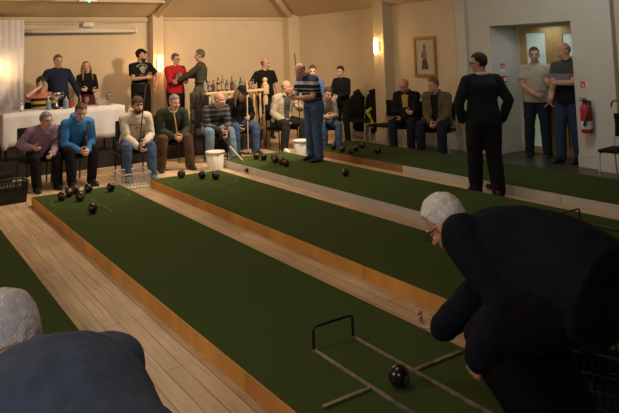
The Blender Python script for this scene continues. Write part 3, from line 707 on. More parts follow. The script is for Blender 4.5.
for k, (x, h, m_, lm, lab) in enumerate(((5.16, .25, cl_, 'cream_label', 'clear bottle with cream label at the far left of the rail ledge'), (5.25, .20, dk, 'dim_label', 'short dark bottle with pale label second along the rail ledge'), (5.33, .22, am, 'dark_label', 'squat amber bottle with red label third along the rail ledge'), (5.43, .26, dk, 'cream_label', 'dark bottle with cream label fourth along the rail ledge'),
        (5.52, .30, pk_, 'cream_label', 'tall golden bottle standing highest on the rail ledge'), (5.61, .21, gr_, 'dim_label', 'green bottle with pale label beside the tall golden bottle'), (5.72, .26, dk, 'dark_label', 'dark bottle with red label at the middle of the ledge'), (5.80, .19, cl_, 'spirit', 'small clear bottle with blue label at middle of ledge'), (5.91, .24, gr_, 'cream_label', 'green bottle with cream label above the black cap'), (6.05, .17, rd_, 'dim_label', 'small red bottle near the pale pole on the ledge'), (6.18, .19, am, 'dim_label', 'small amber bottle nearest the newel post'))):
    bottle(x, 11.30, 1.13, h, (.034, .030, .038)[k % 3], m_, M[lm], lab, GB, capm=('black_plastic', 'dim_label', 'dark_label')[k % 3])
# bottles, cup and glasses on the white table
TZ = .25+.762
GT = 'drinks on the white table'
bottle(2.0, 11.48, TZ, .20, .030, M['glass'], M['white'], 'clear water bottle at the left end of the white table', GT)
bottle(2.41, 11.45, TZ, .22, .042, cl_, M['spirit'], 'blue labelled bottle just left of the silver trophy cup', GT)
bottle(2.69, 11.45, TZ, .22, .044, cl_, M['spirit'], 'blue labelled bottle just right of the silver trophy cup', GT, capm='black_plastic')
bottle(2.78, 11.50, TZ, .19, .030, am, M['red'], 'small amber bottle behind the head of the blue hoodie', GT, capm='black_plastic')
tr = empty('trophy_cup', (2.54, 11.48, TZ)); tag(tr, 'silver two-handled trophy cup standing on the white table', 'trophy')
bm = BM(); lathe(bm, [(.055, 0), (.055, .035), (.046, .045), (.046, .05)], seg=24); obj('plinth', bm, M['black_plastic'], tr)
bm = BM(); lathe(bm, [(.044, .05), (.036, .065), (.014, .085), (.012, .13), (.022, .145), (.055, .175), (.078, .22), (.086, .27), (.084, .272), (.075, .222), (.05, .18), (.01, .16)], seg=28, cap=False); obj('cup_bowl', bm, M['silver'], tr)
for sg in (-1, 1):
    bm = BM(); loft(bm, [(sg*.083, 0, .262), (sg*.112, 0, .275), (sg*.128, 0, .245), (sg*.115, 0, .21), (sg*.062, 0, .182)], [.006]*5, seg=8); obj('handle', bm, M['silver'], tr)
def drink(x, y, z, h, r, level, label, liquid='beer', stem=False, group=GT):
    o = empty('drinking_glass', (x, y, z)); tag(o, label, 'glass', group)
    bm = BM()
    if stem: lathe(bm, [(r*.8, 0), (r*.7, .006), (.006, .015), (.006, h*.38), (r*.7, h*.5), (r, h*.7), (r*.82, h), (r*.78, h), (r*.95, h*.7), (r*.66, h*.52), (.002, h*.42)], seg=20, cap=False); z0 = h*.44
    else: lathe(bm, [(r*.72, 0), (r*.8, h*.3), (r, h*.8), (r*.95, h), (r*.9, h), (r*.94, h*.8), (r*.75, h*.3), (r*.66, .01), (.001, .01)], seg=20, cap=False); z0 = .012
    obj('glass_wall', bm, M['glass'], o)
    bm = BM(); zl = z0+(h-z0)*level
    lathe(bm, [(r*.55, z0), (r*.72, z0+(zl-z0)*.4), (r*.86, zl)], seg=20); obj('drink', bm, M[liquid], o)
drink(3.03, 11.45, TZ, .17, .040, .75, 'rounded amber drink glass in front of the blond woman, left of a pair', stem=True)
drink(3.21, 11.46, TZ, .15, .036, .5, 'clear tumbler right of the amber glass on the white table', 'glass')
drink(3.42, 11.50, TZ, .22, .050, .45, 'tall balloon glass of amber drink at right end of white table', stem=True)
# chairs
def make_chair(label, loc, face, metal='black_metal', group=None, back=True, arms=False):
    r = empty('stacking_chair', loc, math.atan2(-face[0], face[1])); tag(r, label, 'chair', group)
    bm = BM(); box(bm, (-.22, -.21, .372), (.22, .22, .412), bev=.018); obj('seat', bm, M['black_fabric'], r)
    if back:
        bm = BM(); box(bm, (-.205, -.285, .53), (.205, -.25, .84), bev=.016); obj('backrest', bm, M['black_fabric'], r)
    for sx in (-1, 1):
        bm = BM(); loft(bm, [(sx*.215, .21, 0), (sx*.21, .19, .37)], [.0115, .0115], seg=8); obj('leg', bm, M[metal], r)
        bm = BM(); loft(bm, [(sx*.215, -.27, 0), (sx*.21, -.22, .37), (sx*.205, -.245, .55), (sx*.195, -.268, .82)], [.0115]*4, seg=8); obj('leg', bm, M[metal], r)
        bm = BM(); loft(bm, [(sx*.21, -.22, .36), (sx*.21, .19, .36)], [.011, .011], seg=8); obj('seat_rail', bm, M[metal], r)
    return r

def stick(p0, p1, r, m, label, cat='stick', kind='bowls_pusher', tip=None, group=None, mid=None):
    o = empty(kind, p0); tag(o, label, cat, group); p0 = V(p0); p1 = V(p1); d = p1-p0
    k = .62 if mid else 1.
    bm = BM(); loft(bm, [V((0, 0, 0)), d*k*.5, d*k], [r*.8, r*.9, r], seg=8); obj('shaft', bm, m, o)
    if mid:
        bm = BM(); loft(bm, [d*k*.98, d], [r*1.15, r*1.25], seg=8); obj('handle', bm, mid, o)
    bm = BM(); loft(bm, [d.normalized()*-.004, d.normalized()*.03], [r*1.25, r*1.2], seg=8); obj('ferrule', bm, tip or M['black_plastic'], o)
    return o
def emblem(J, to, polys, m, name, h=.36, lift=.004, parent=None, x0=0.):
    """flat shapes laid on the chest of a garment; 2D x runs to the viewer's right, y up, metres"""
    bv = BVHTree.FromPolygons([v.co.copy() for v in to.data.vertices], [list(p.vertices) for p in to.data.polygons])
    u = J['u1']; rt = J['Rt']; fw = u.cross(rt); fw = fw if fw.y > 0 else -fw
    c = J['pvl']+u*h*J['s']
    bm = BM()
    for pl in polys:
        vs = []
        for x, y in pl:
            o = c-rt*(x+x0)+u*y+fw*.6; hit = bv.ray_cast(o, -fw)
            p = hit[0] if hit[0] is not None else c+fw*.12
            vs.append(bm.verts.new(p+fw*lift))
        if len(vs) > 2: bm.faces.new(vs)
    return obj(name, bm, m, parent or to, smooth=False)
def rect(x, y, w, h, a=0.):
    ca, sa = math.cos(a), math.sin(a); return [(x+dx*ca-dy*sa, y+dx*sa+dy*ca) for dx, dy in ((-w/2, -h/2), (w/2, -h/2), (w/2, h/2), (-w/2, h/2))]
def disc2(x, y, rx, ry, n=10): return [(x+rx*math.cos(2*PI*k/n), y+ry*math.sin(2*PI*k/n)) for k in range(n)]

JEAN = cloth('blue_denim', (.055, .095, .18), .25); JEANL = cloth('light_denim', (.17, .24, .33), .22); JEAND = cloth('dark_denim', (.014, .019, .033), .2); JEANM = cloth('mid_denim', (.028, .046, .095), .2)
BLK = cloth('black_cloth', (.011, .010, .011)); NAVY = cloth('navy_cloth', (.012, .016, .030)); DNAVY = cloth('dark_navy_wool', (.006, .008, .016), .2)
BROWN = cloth('brown_cord', (.085, .050, .026)); CHAR = cloth('charcoal_cloth', (.022, .021, .022)); MAROON = cloth('maroon_cloth', (.09, .015, .02))
# ---- front row, sitting on chairs before the stage
def sitter(label, x, y, face, clab, metal='black_metal', **kw):
    make_chair(clab, (x, y, 0), face, metal, group='chairs the players sit on')
    kw.setdefault('lean', 14); kw.setdefault('hunch', 14)
    return person(label, (x, y, 0), face, pose='sit', **kw)
o, J = sitter('person with short grey curls and glasses, seated in lilac jumper, dark stick across lap', 2.00, 10.22, (.12, -1), 'black chair under the person in the lilac jumper', H=1.55, bulk=1.18, belly=.05, lean=26, hunch=22, pel=(0, 0, .50),
    skin='a', hair=('curly', 'grey'), glasses=True, top=('jumper', cloth('lilac_knit', (.30, .20, .31), .22)), bottom=('trousers', BLK), rh=(.17, .30, .60), lh=(-.06, .42, .50), rcurl=60, lcurl=45, head=(-18, -6, 0), loose=.01, collar=None)
stick(J['rgrip']+V((-.10, -.0, -.03)), J['rgrip']+V((.58, .12, .22)), .011, M['darkwood'], 'dark stick lying diagonally across the lap of the lilac jumper person')
o, J = sitter('person with short brown hair seated in bright blue hoodie, head bowed, holding a short stick', 2.47, 10.18, (.10, -1), 'black chair under the person in the blue hoodie', H=1.76, bulk=1.05,
    skin='a', hair=('short', 'brown'), top=('hoodie', cloth('blue_fleece', (.045, .19, .47))), hood=cloth('blue_fleece_hood', (.045, .18, .44)), bottom=('trousers', BLK), rh=(.05, .44, .52), lh=(-.09, .44, .50), rcurl=60, lcurl=60, lean=28, hunch=16, head=(8, -22, 0), loose=.012)
emblem(J, J['top'], [[(-.030, .012), (-.020, -.004), (-.008, -.010), (.034, .018), (-.006, -.001), (-.020, .002)]], M['white'], 'chest_logo', h=.40, x0=.085)
stick(J['lgrip']+V((.0, -.01, -.05)), J['lgrip']+V((.05, .02, .45)), .012, M['darkwood'], 'short brown stick held upright between the knees of the blue hoodie')
o, J = sitter('bearded person with brown fringe in cream hoodie and blue jeans, holding an upright long stick', 3.33, 9.98, (-.10, -1), 'black chair under the person in the cream hoodie', H=1.74, bulk=1.08,
    skin='a', hair=('mop', 'brown'), beard='brown', top=('hoodie', cloth('cream_fleece', (.60, .53, .44))), hood=cloth('cream_fleece_hood', (.58, .51, .42)), bottom=('jeans', JEAN), rh=(.02, .42, .50), lh=(-.10, .40, .56), rcurl=45, lcurl=65, lean=22, hunch=16, head=(-12, -2, 0), loose=.014,
    lf=(-.17, .50, 0), rf=(.17, .42, 0), shoes=mat('blue_trainer', (.10, .13, .17), .6))
lt = []
for k in range(7):
    a = -.9+k*.3; lt.append(rect(math.sin(a)*.115, .0+math.cos(a)*.03, .016, .020 if k else .026, -a*.3))
lt += [rect(-.112, .030, .006, .026), rect(-.098, .036, .018, .005, .8), rect(-.098, .024, .018, .005, -.8), disc2(0, -.035, .020, .014), rect(0, -.018, .012, .012)]
emblem(J, J['top'], lt, M['ink'], 'chest_lettering', h=.36)
stick(J['lgrip']+V((-.06, -.02, -.08)), J['lgrip']+V((.08, .03, .86)), .011, M['darkwood'], 'long dark stick held upright by the person in cream hoodie')
o, J = sitter('grey-haired person in dark green zip jumper and brown trousers, seated with tan stick', 4.10, 10.42, (-.16, -1), 'black chair under the person in the dark green jumper', H=1.74, bulk=1.18, belly=.04,
    skin='b', hair=('short', 'grey'), top=('jumper', cloth('dark_green_fleece', (.035, .042, .030))), collar=M['linen'], bottom=('trousers', BROWN), rh=(.03, .42, .54), lh=(-.11, .42, .53), rcurl=50, lcurl=50, lean=25, hunch=18, head=(-20, -8, 0), loose=.012, lf=(-.24, .40, 0), rf=(.22, .36, 0))
stick(J['lgrip']+V((-.0, .0, -.10)), J['lgrip']+V((-.07, .05, .50)), .012, M['tan'], 'tan cane held upright by the person in dark green jumper')
STR = band_mat('striped_knit', [(.0, (.035, .035, .042)), (.60, (.10, .10, .12)), (.625, (.16, .12, .07)), (.645, (.035, .035, .042)), (.70, (.09, .12, .17)), (.73, (.035, .035, .045)), (.77, (.15, .13, .09)), (.785, (.10, .13, .18)), (.81, (.04, .04, .045)), (.86, (.12, .13, .15)), (.875, (.20, .17, .12)), (.89, (.045, .045, .05)), (.94, (.10, .12, .16)), (.96, (.04, .04, .045)), (1.0, (.11, .11, .12)), (1.015, (.045, .045, .05))])
o, J = sitter('balding person in striped grey jumper and pale jeans, seated, pointing stick down to floor', 4.98, 10.70, (-.05, -1), 'black chair under the person in the striped jumper', H=1.74, bulk=1.12,
    skin='b', hair=('fringe', 'grey'), top=('jumper', STR), bottom=('jeans', JEANL), rh=(.0, .42, .52), lh=(-.10, .47, .46), rcurl=60, lcurl=60, lean=28, hunch=20, head=(-28, -8, 0), loose=.010, lf=(-.22, .46, 0), rf=(.18, .36, 0))
stick((4.99, 9.33, .012), J['lgrip']+V((-.06, .12, .05)), .013, M['palestick'], 'two-tone stick pointing down from striped jumper person to the floor', mid=M['black_plastic'])
o, J = sitter('person with long fair hair, beard and black cap, seated in black jacket holding pale pole', 5.60, 10.92, (-.10, -1), 'black chair under the person in the black cap', H=1.78, bulk=1.10,
    skin='a', hair=('long', 'lblond'), beard=('lblond', 1.7), cap=('peaked', BLK), top=('jumper', CHAR), jacket=('jacket', BLK, .05), bottom=('jeans', JEAN), rh=(.12, .34, .52), lh=(-.13, .32, .66), rcurl=45, lcurl=75, lean=16, hunch=16, head=(-8, -24, 0), lf=(-.22, .40, 0), rf=(.16, .38, 0))
g = J['lgrip']; stick((g.x, g.y-.02, .03), (g.x+.02, g.y, 1.34), .011, M['palestick'], 'pale straight pole held upright by the person in black cap')
o, J = sitter('bald person in open beige jacket and patterned shirt, seated, dark trousers and white trainers', 6.47, 10.72, (.05, -1), 'black chair under the person in the beige jacket', H=1.76, bulk=1.12,
    skin='b', hair=('fringe', 'grey'), top=('shirt', mat('checked_shirt', (.07, .07, .06), .9, .7, 40)), jacket=('jacket', cloth('beige_cotton', (.42, .36, .27)), .09), bottom=('trousers', CHAR), rh=(.15, .28, .56), lh=(-.14, .36, .80), lcurl=75, lpole=(-.8, -.2, -.8), lean=8, hunch=10, head=(-30, -6, 0), shoes=M['white'], lf=(-.16, .42, 0), rf=(.24, .40, 0))
g = J['lgrip']; stick((g.x+.06, g.y-.06, .01), (g.x-.0, g.y+.0, 1.79), .012, M['darkwood'], 'tall brown cue held upright by the person in beige jacket')
o, J = sitter('person in pale grey top and jeans seated mostly hidden behind the striped polo', 6.92, 10.05, (-.2, -1), 'black chair behind the person in the striped polo', H=1.66,
    skin='a', hair=('short', 'brown'), top=('jumper', cloth('pale_grey_knit', (.33, .30, .25))), bottom=('jeans', JEAN), lean=22, hunch=20, head=(0, -20, 0))
# ---- by the right wall
o, J = sitter('balding person with red glasses in black coat and yellow shirt, arms folded, beside side wall', 8.12, 8.98, (-1, -.55), 'chrome-legged chair under the person in the black coat', 'chrome', H=1.74, bulk=1.14, belly=.03,
    skin='b', hair=('fringe', 'salt'), beard=('salt', 1.), glasses='red', top=('shirt', cloth('yellow_shirt', (.42, .30, .05))), jacket=('coat', BLK, .07), bottom=('trousers', NAVY), rh=(-.02, .25, .68), lh=(.03, .30, .58), lpole=(-.9, -.3, -.5), rpole=(.9, -.3, -.4), lean=6, hunch=14, head=(10, -22, 0), lf=(-.16, .42, 0), rf=(.14, .46, 0))
o, J = sitter('grey-haired person in open khaki jacket and jeans seated below the framed picture', 8.12, 8.20, (-1, -.45), 'chrome-legged chair under the person in the khaki jacket', 'chrome', H=1.80, bulk=1.16, belly=.03,
    skin='b', hair=('short', 'salt'), top=('shirt', BLK), jacket=('jacket', cloth('khaki_cotton', (.105, .085, .045)), .07), bottom=('jeans', JEAND), rh=(.03, .36, .56), lh=(-.09, .36, .55), rcurl=55, lcurl=55, lean=10, hunch=10, head=(32, -12, 0), lf=(-.18, .42, 0), rf=(.2, .40, 0))
make_chair('empty chrome-legged chair against the column with yellow cloth on its corner', (8.03, 9.56, 0), (-1, -.1), 'chrome')
CC = 'chairs draped with black coats'
make_chair('chrome-legged chair draped with the wider black coat by the side wall', (8.28, 10.98, 0), (-1, 0), 'chrome', CC)
make_chair('chrome-legged chair draped with the narrower black coat beside the column', (8.28, 10.46, 0), (-1, 0), 'chrome', CC)
make_chair('chair at the right frame edge with a crook walking stick on it', (8.12, 4.92, 0), (-1, -.1), 'chrome')
def coat(x, y, face, h, w, m, label, z0=.18):
    bm = BM()
    loft(bm, [(0, -.27, z0), (0, -.27, .5), (0, -.27, h-.12), (0, -.268, h-.03)], [(w*.95, .075), (w, .085), (w*.98, .075), (w*.55, .05)], ref=(1, 0, 0), seg=18)
    for sg in (-1, 1): loft(bm, [(sg*w*.78, -.25, h-.12), (sg*w*.9, -.20, h-.35), (sg*w*.86, -.18, h-.60)], [.050, .048, .042], seg=10)
    loft(bm, [(-.09, -.25, h-.02), (0, -.29, h+.02), (.09, -.25, h-.02)], [.03, .035, .03], seg=8)
    o = obj('coat', remesh(bm, .014, 4, wr=.014, seed=x), m, loc=(x, y, 0), rotz=math.atan2(-face[0], face[1])); return tag(o, label, 'coat')
coat(8.24, 10.98, (-1, 0), .95, .19, BLK, 'wider black coat hung over a chair back by side wall')
coat(8.24, 10.46, (-1, 0), .98, .15, BLK, 'narrower black coat hung over the chair back beside the column')
coat(5.22, 11.42-.29+.30, (0, -1), 1.20, .20, cloth('olive_coat', (.075, .062, .045)), 'brown olive coat hanging at the left end of the cream rail', z0=.30)
bm = BM(); loft(bm, [(0, 0, .33), (.02, .02, .46), (-.02, 0, .52), (-.05, .06, .62), (0, .12, .66)], [(.05, .015), (.045, .014), (.04, .016), (.05, .018), (.035, .014)], ref=(0, 1, 0), seg=10); loft(bm, [(-.05, .06, .62), (-.08, -.03, .66), (-.06, -.07, .70)], [.028, .03, .02], seg=8)
tag(obj('yellow_cloth', remesh(bm, .010, 2, wr=.01, seed=4), M['yellow'], loc=(7.93, 9.83, 0)), 'bright yellow cloth dangling from the corner of the empty chair', 'cloth')
cn = empty('drink_can', (8.20, 10.27, 0)); tag(cn, 'small orange can on the floor under the coat-draped chairs', 'can')
bm = BM(); lathe(bm, [(.028, 0), (.034, .01), (.034, .11), (.028, .12)], seg=18); obj('can_body', bm, M['orange'], cn)
bm = BM(); lathe(bm, [(.028, .119), (.026, .124), (.001, .123)], seg=18); obj('can_lid', bm, M['chrome'], cn)

# ---- standing on the stage
S = .25
def cross(s, z=1.10): return dict(rh=(-.05*s, .20*s, z*s), lh=(.04*s, .245*s, (z+.03)*s), rpole=(.9, -.1, -.6), lpole=(-.9, -.1, -.6))
o, J = person('tall heavy person with receding grey hair in dark navy shirt standing behind white table', (2.87, 12.85, S), (.06, -1), H=1.70, bulk=1.24, belly=.05, skin='b', hair=('short', 'salt'), top=('shirt', cloth('navy_shirt', (.016, .022, .045))), bottom=('trousers', BLK), collar=NAVY,
    lh=(-.36, .12, .90), rh=(.36, .12, .90), head=(-8, -4, 0))
o, J = person('person with long fair hair standing in black top and maroon skirt, arms folded', (3.47, 13.12, S), (0, -1), H=1.56, bulk=.86, skin='a', hair=('long', 'blond'), top=('jumper', BLK), bottom=('skirt', MAROON), skirt=True, tuck=True, **cross(.89, 1.09), head=(8, 4, 6))
JER = band_mat('striped_jersey', [(0, (.02, .02, .02)), (.52, (.45, .28, .03)), (.57, (.02, .02, .02)), (.62, (.45, .28, .03)), (.67, (.02, .02, .02)), (.72, (.45, .28, .03)), (.77, (.02, .02, .02)), (.82, (.45, .28, .03)), (.87, (.02, .02, .02)), (.92, (.42, .16, .10)), (1.0, (.42, .16, .10))])
make_chair('black chair behind the white table under the drinking youngster', (2.46, 12.3, S), (.05, -1))
o, J = person('dark-haired youngster in yellow and black jersey drinking from a cup behind table', (2.46, 12.3, S), (.05, -1), pose='sit', H=1.70, bulk=.92, skin='a', hair=('mop', 'dark'), top=('jersey', JER), sleeve='short', bottom=('trousers', BLK), rh=(.07, .22, 1.12), lh=(-.16, .34, .70), rpole=(1, .3, -.6), rcurl=55, head=(4, -8, 0), rd=(-.6, .2, .5), rn=(-.3, -1, 0))
g = J['rgrip']; drink(g.x, g.y-.02, g.z-.05, .10, .034, .6, 'pale cup raised to the mouth of the striped jersey youngster', 'glass', group='drinks held in hands')
o, J = person('bearded person in flat cap and printed black T-shirt holding a beer on stage', (4.50, 12.95, S), (.05, -1), H=1.77, bulk=1.08, skin='b', hair=('short', 'dark'), beard=('brown', 1.05), cap=('flat', BLK), top=('printed_tee', BLK), sleeve='short', bottom=('trousers', BLK), rh=(-.01, .27, 1.17), lh=(-.24, .20, .98), rpole=(1, -.2, -.7), lpole=(-1, -.5, .1), rcurl=70, lcurl=40, head=(-50, 0, 0), rd=(-1, .25, .1), rn=(-.2, -1, .1), belt=True)
pr = []
for k in range(9):
    a = -1.15+k*.29; pr.append(rect(math.sin(a)*.115, math.cos(a)*.075+.012, .018, .028, -a*.7))
for k in range(7): pr.append(rect(-.06+k*.02, -.125, .013, .018))
for x, y, rx, ry in ((0, .02, .042, .036), (-.02, -.035, .03, .034), (.028, -.02, .022, .04), (-.055, .0, .018, .03), (.06, .01, .016, .026), (0, -.075, .035, .016)): pr.append(disc2(x, y, rx, ry))
emblem(J, J['top'], pr, mat('print_grey', (.30, .28, .25), .9, .5, 60), 'chest_lettering', h=.40)
g = J['rgrip']; drink(g.x, g.y, g.z-.06, .16, .036, .8, 'pint of amber beer held by the flat cap wearer', group='drinks held in hands')
o, J = person('person with short hair and glasses in bright red jumper standing with folded arms', (5.25, 12.98, S), (.1, -1), H=1.65, bulk=1.24, skin='a', hair=('curly', 'salt'), glasses=True, top=('jumper', cloth('red_knit', (.46, .022, .03))), bottom=('trousers', NAVY), **cross(.94, 1.10), head=(-22, -4, 0))
o, J = person('person in olive shirt and brown trousers seen from behind, gesturing to red jumper', (5.60, 12.45, S), (-.82, .55), H=1.72, bulk=1.08, skin='b', hair=('short', 'salt'), top=('shirt', cloth('olive_shirt', (.070, .062, .038))), bottom=('trousers', cloth('dark_brown', (.05, .034, .026))), tuck=True, belt=True, lh=(-.10, .46, 1.06), rh=(.10, .40, 1.16), lcurl=25, head=(-6, 0, 0))
g = J['rgrip']; drink(g.x, g.y, g.z-.05, .14, .034, .5, 'glass held between the olive shirt and the red jumper', 'glass', group='drinks held in hands')
o, J = person('bald person in black T-shirt and jeans standing behind the newel post', (7.02, 12.3, 0), (-.1, -1), H=1.75, bulk=1.12, belly=.02, skin='b', hair=('fringe', 'salt'), top=('tee', BLK), sleeve='short', bottom=('jeans', JEAND), head=(-42, -6, 0), rh=(.34, .24, 1.02), lh=(-.30, .06, .86))
# ---- standing in the hall
POLO = band_mat('banded_polo', [(.0, (.016, .018, .032)), (1.03, (.016, .018, .032)), (1.06, (.22, .24, .28)), (1.075, (.016, .018, .032)), (1.12, (.20, .22, .26)), (1.135, (.016, .018, .035)), (1.19, (.40, .41, .42)), (1.245, (.05, .075, .14)), (1.275, (.06, .095, .18)), (1.6, (.06, .095, .18))])
o, J = person('grey-haired person in banded navy polo and jeans, standing on mat looking at hands', (5.80, 8.62, TOP), (-1, -.12), H=1.64, bulk=1.16, belly=.04, skin='b', hair=('fringe', 'salt'), top=('polo', POLO), sleeve='short', bottom=('jeans', JEAN), tuck=True, belt=True, collar=NAVY, lean=9, hunch=22, head=(0, -38, 0), lh=(-.05, .37, 1.0), rh=(.06, .40, 1.04), lcurl=55, rcurl=55, lf=(-.12, .03, 0), rf=(.12, -.03, 0), headfwd=.04)
o, J = person('person in light blue shirt standing behind the striped polo, mostly hidden', (7.18, 10.68, 0), (-.4, -1), H=1.58, bulk=.96, skin='a', hair=('short', 'brown'), top=('shirt', cloth('light_blue_shirt', (.10, .19, .36))), bottom=('jeans', JEAND), rh=(.30, .18, .98), head=(10, -14, 0))
o, J = person('dark-haired youngster all in black standing beside the coat-covered chairs', (7.76, 10.52, 0), (-1, -.35), H=1.54, bulk=1.04, skin='a', hair=('short', 'dark'), top=('jumper', BLK), bottom=('trousers', BLK), lh=(-.07, .24, .92), rh=(.08, .30, .92), head=(0, -12, 0))
o, J = person('person with glasses in dark jumper and white collar walking away down the timber aisle', (6.20, 5.52, 0), (.42, .9), H=1.75, bulk=1.32, skin='b', hair=('short', 'dark'), glasses=True, top=('jumper', cloth('dark_teal_wool', (.012, .020, .022))), collar=M['linen'], bottom=('trousers', cloth('black_trousers', (.012, .012, .015))), head=(-58, -4, 0), lf=(-.10, .10, 0), rf=(.10, -.10, 0), rfy=30, lh=(-.24, .10, .90), rh=(.27, .05, .90), lpole=(-1, -.6, 0), rpole=(1, -.6, 0))
o, J = person('dark-haired person in cream polo with hand on belly standing in doorway', (9.00, 6.86, 0), (-1, -.62), H=1.79, bulk=1.14, belly=.06, skin='c', hair=('short', 'dark'), top=('polo', cloth('cream_polo', (.36, .32, .26))), collar=cloth('cream_polo_collar', (.34, .31, .26)), sleeve='short', bottom=('jeans', JEAND), rh=(.02, .27, 1.02), lh=(-.20, .16, .92), rpole=(1, -.3, -.3), rcurl=25, head=(-6, -2, 0), rd=(-1, .2, -.2), rn=(-.2, -1, 0), lf=(-.12, .05, 0), rf=(.16, .0, 0))
POLO2 = band_mat('grey_band_polo', [(.0, (.012, .013, .018)), (1.14, (.012, .013, .018)), (1.20, (.17, .18, .20)), (1.35, (.055, .055, .062)), (1.7, (.055, .055, .062))])
o, J = person('tall balding person in grey banded polo and jeans raising a glass in doorway', (8.84, 6.16, 0), (-1, -.05), H=1.85, bulk=1.12, belly=.03, skin='b', hair=('fringe', 'grey'), top=('polo', POLO2), collar=CHAR, sleeve='short', bottom=('jeans', JEANM), lh=(.03, .33, 1.22), rh=(.10, .30, .98), lpole=(-1, -.3, -.6), lcurl=70, head=(34, -8, 0), ld=(.5, .8, .3), ln=(.8, -.6, 0), lf=(-.12, .0, 0), rf=(.12, .10, 0))
g = J['lgrip']; drink(g.x, g.y, g.z-.06, .15, .034, .5, 'clear glass held up by the grey banded polo wearer', 'glass', group='drinks held in hands')

# ---- the two bowlers close to the camera
o, J = person('white-haired person with glasses in dark navy jumper bending low to release a bowl', (2.44, 1.74, TOP), (-.05, 1), H=1.90, bulk=1.26, belly=.08, vox=.005, cvox=.010, skin='b', hair=('short', 'white'), glasses=True, top=('jumper', DNAVY), bottom=('trousers', cloth('near_black_trousers', (.0035, .0035, .0045))),
    pel=(-.045, -.10, .705), lean=77, hunch=8, twist=18, head=(-16, -42, 0), legw=1.2, rh=('w', 2.36, 2.57, .28), lh=('w', 2.14, 2.00, .50), rd=(-.35, .9, -.05), rn=(.1, .1, 1), ld=(.15, .5, -.8), rcurl=52, lpole=(.1, -1, .1), rpole=(.5, -.8, -.3), lf=('w', 2.27, 1.73, TOP), rf=('w', 2.50, 1.80, TOP), rfy=10, lfy=-6, loose=.03, headfwd=.03)
o, J = person('white-haired person in slate navy jumper bending forward at the bottom left corner', (.36, 1.17, TOP), (-.12, 1), H=1.76, bulk=1.08, vox=.006, cvox=.010, skin='b', hair=('short', 'white'), top=('jumper', cloth('slate_navy_fleece', (.085, .110, .165), .2)), bottom=('trousers', BLK),
    pel=(0, 0, .85), lean=71, hunch=15, head=(4, -52, 0), rh=(.16, .62, .42), lh=(-.16, .45, .52), rcurl=50, lf=(-.14, .30, 0), rf=(.16, -.12, 0), loose=.018)

# ---------------- baskets, buckets, crate
def basket(x, y, rz, w, d, h, m, label, name='basket', cat='basket', nx=9, nz=4, flare=.03, thin=.006, z=0, solid=.62):
    r = empty(name, (x, y, z), rz); tag(r, label, cat)
    bm = BM()
    def P(u, v, t): # u,v in -1..1
        k = 1-flare*(1-t)*4; return V((u*w/2*k, v*d/2*k, t*h))
    box(bm, (-w/2*(1-flare*4), -d/2*(1-flare*4), 0), (w/2*(1-flare*4), d/2*(1-flare*4), .008))
    for sgn in (-1, 1):
        for k in range(nx+1):
            u = -1+2*k/nx; loft(bm, [P(u, sgn, 0), P(u, sgn, 1)], [thin, thin], seg=6)
            loft(bm, [P(sgn, u, 0), P(sgn, u, 1)], [thin, thin], seg=6)
    for j in range(nz+1):
        t = .03+.94*j/nz; c = [P(-1, -1, t), P(1, -1, t), P(1, 1, t), P(-1, 1, t)]
        for a, b in zip(c, c[1:]+c[:1]): loft(bm, [a, b], [thin, thin], seg=6)
    obj('lattice', bm, m, r)
    if solid:
        bm = BM(); q = [[bm.verts.new(P(a*.985, b*.985, t)) for a, b in ((-1, -1), (1, -1), (1, 1), (-1, 1))] for t in (.01, solid)]
        for k in range(4): bm.faces.new((q[0][k], q[0][(k+1) % 4], q[1][(k+1) % 4], q[1][k]))
        obj('side_panel', bm, m, r, smooth=False)
    bm = BM(); c = [P(-1.03, -1.03, 1), P(1.03, -1.03, 1), P(1.03, 1.03, 1), P(-1.03, 1.03, 1)]
    for a, b in zip(c, c[1:]+c[:1]): loft(bm, [a, b], [(thin*2.2, thin*1.6)]*2, seg=8)
    obj('rim', bm, m, r)
    return r
basket(1.50, 9.36, .08, .36, .28, .27, M['black_plastic'], 'black plastic basket with slotted sides on floor at far left')
basket(3.02, 2.02, .3, .42, .34, .34, M['black_plastic'], 'black plastic basket on the floor behind the bending man in navy')
basket(3.10, 9.30, -.12, .40, .46, .20, M['wire'], 'pale wire crate on the boards in front of the cream hoodie', 'wire_crate', 'crate', nx=10, nz=5, flare=.0, thin=.004, solid=0)
def bucket(x, y, h, r, label, printed=False):
    o = empty('bucket', (x, y, 0), -.5); tag(o, label, 'bucket', 'white plastic buckets')
    bm = BM(); lathe(bm, [(r*.86, 0), (r, h), (r*.96, h), (r*.83, .012), (.001, .012)], seg=30, cap=False); bmesh.ops.contextual_create(bm, geom=[]) if False else None; lathe(bm, [(r*.86, 0), (.001, 0)], seg=30, cap=False); obj('tub', bm, M['white_plastic'], o)
    bm = BM(); lathe(bm, [(r*1.0, h*.90), (r*1.06, h*.90), (r*1.06, h), (r*1.0, h), (r, h*.9)], seg=30, cap=False); obj('rim', bm, M['white_plastic'], o)
    bm = BM(); n = 16; loft(bm, [(r*1.07*math.cos(PI*k/n), -r*1.07*math.sin(PI*k/n)*.55, h*.93-r*.95*math.sin(PI*k/n)) for k in range(n+1)], [.003]*(n+1), seg=5); obj('wire_handle', bm, M['chrome'], o)
    if printed:
        bm = BM(); N = 8
        for zz0, zz1, a0, a1 in ((.2, .75, -1.15, -.35),):
            vs = [[bm.verts.new(((r*(.86+.14*zz)+.002)*math.cos(a0+(a1-a0)*k/N), (r*(.86+.14*zz)+.002)*math.sin(a0+(a1-a0)*k/N), h*zz)) for k in range(N+1)] for zz in (zz0, zz1)]
            for k in range(N): bm.faces.new((vs[0][k], vs[0][k+1], vs[1][k+1], vs[1][k]))
        obj('printed_label', bm, mat('bucket_label', (.20, .30, .36), .5, .8, 22), o)
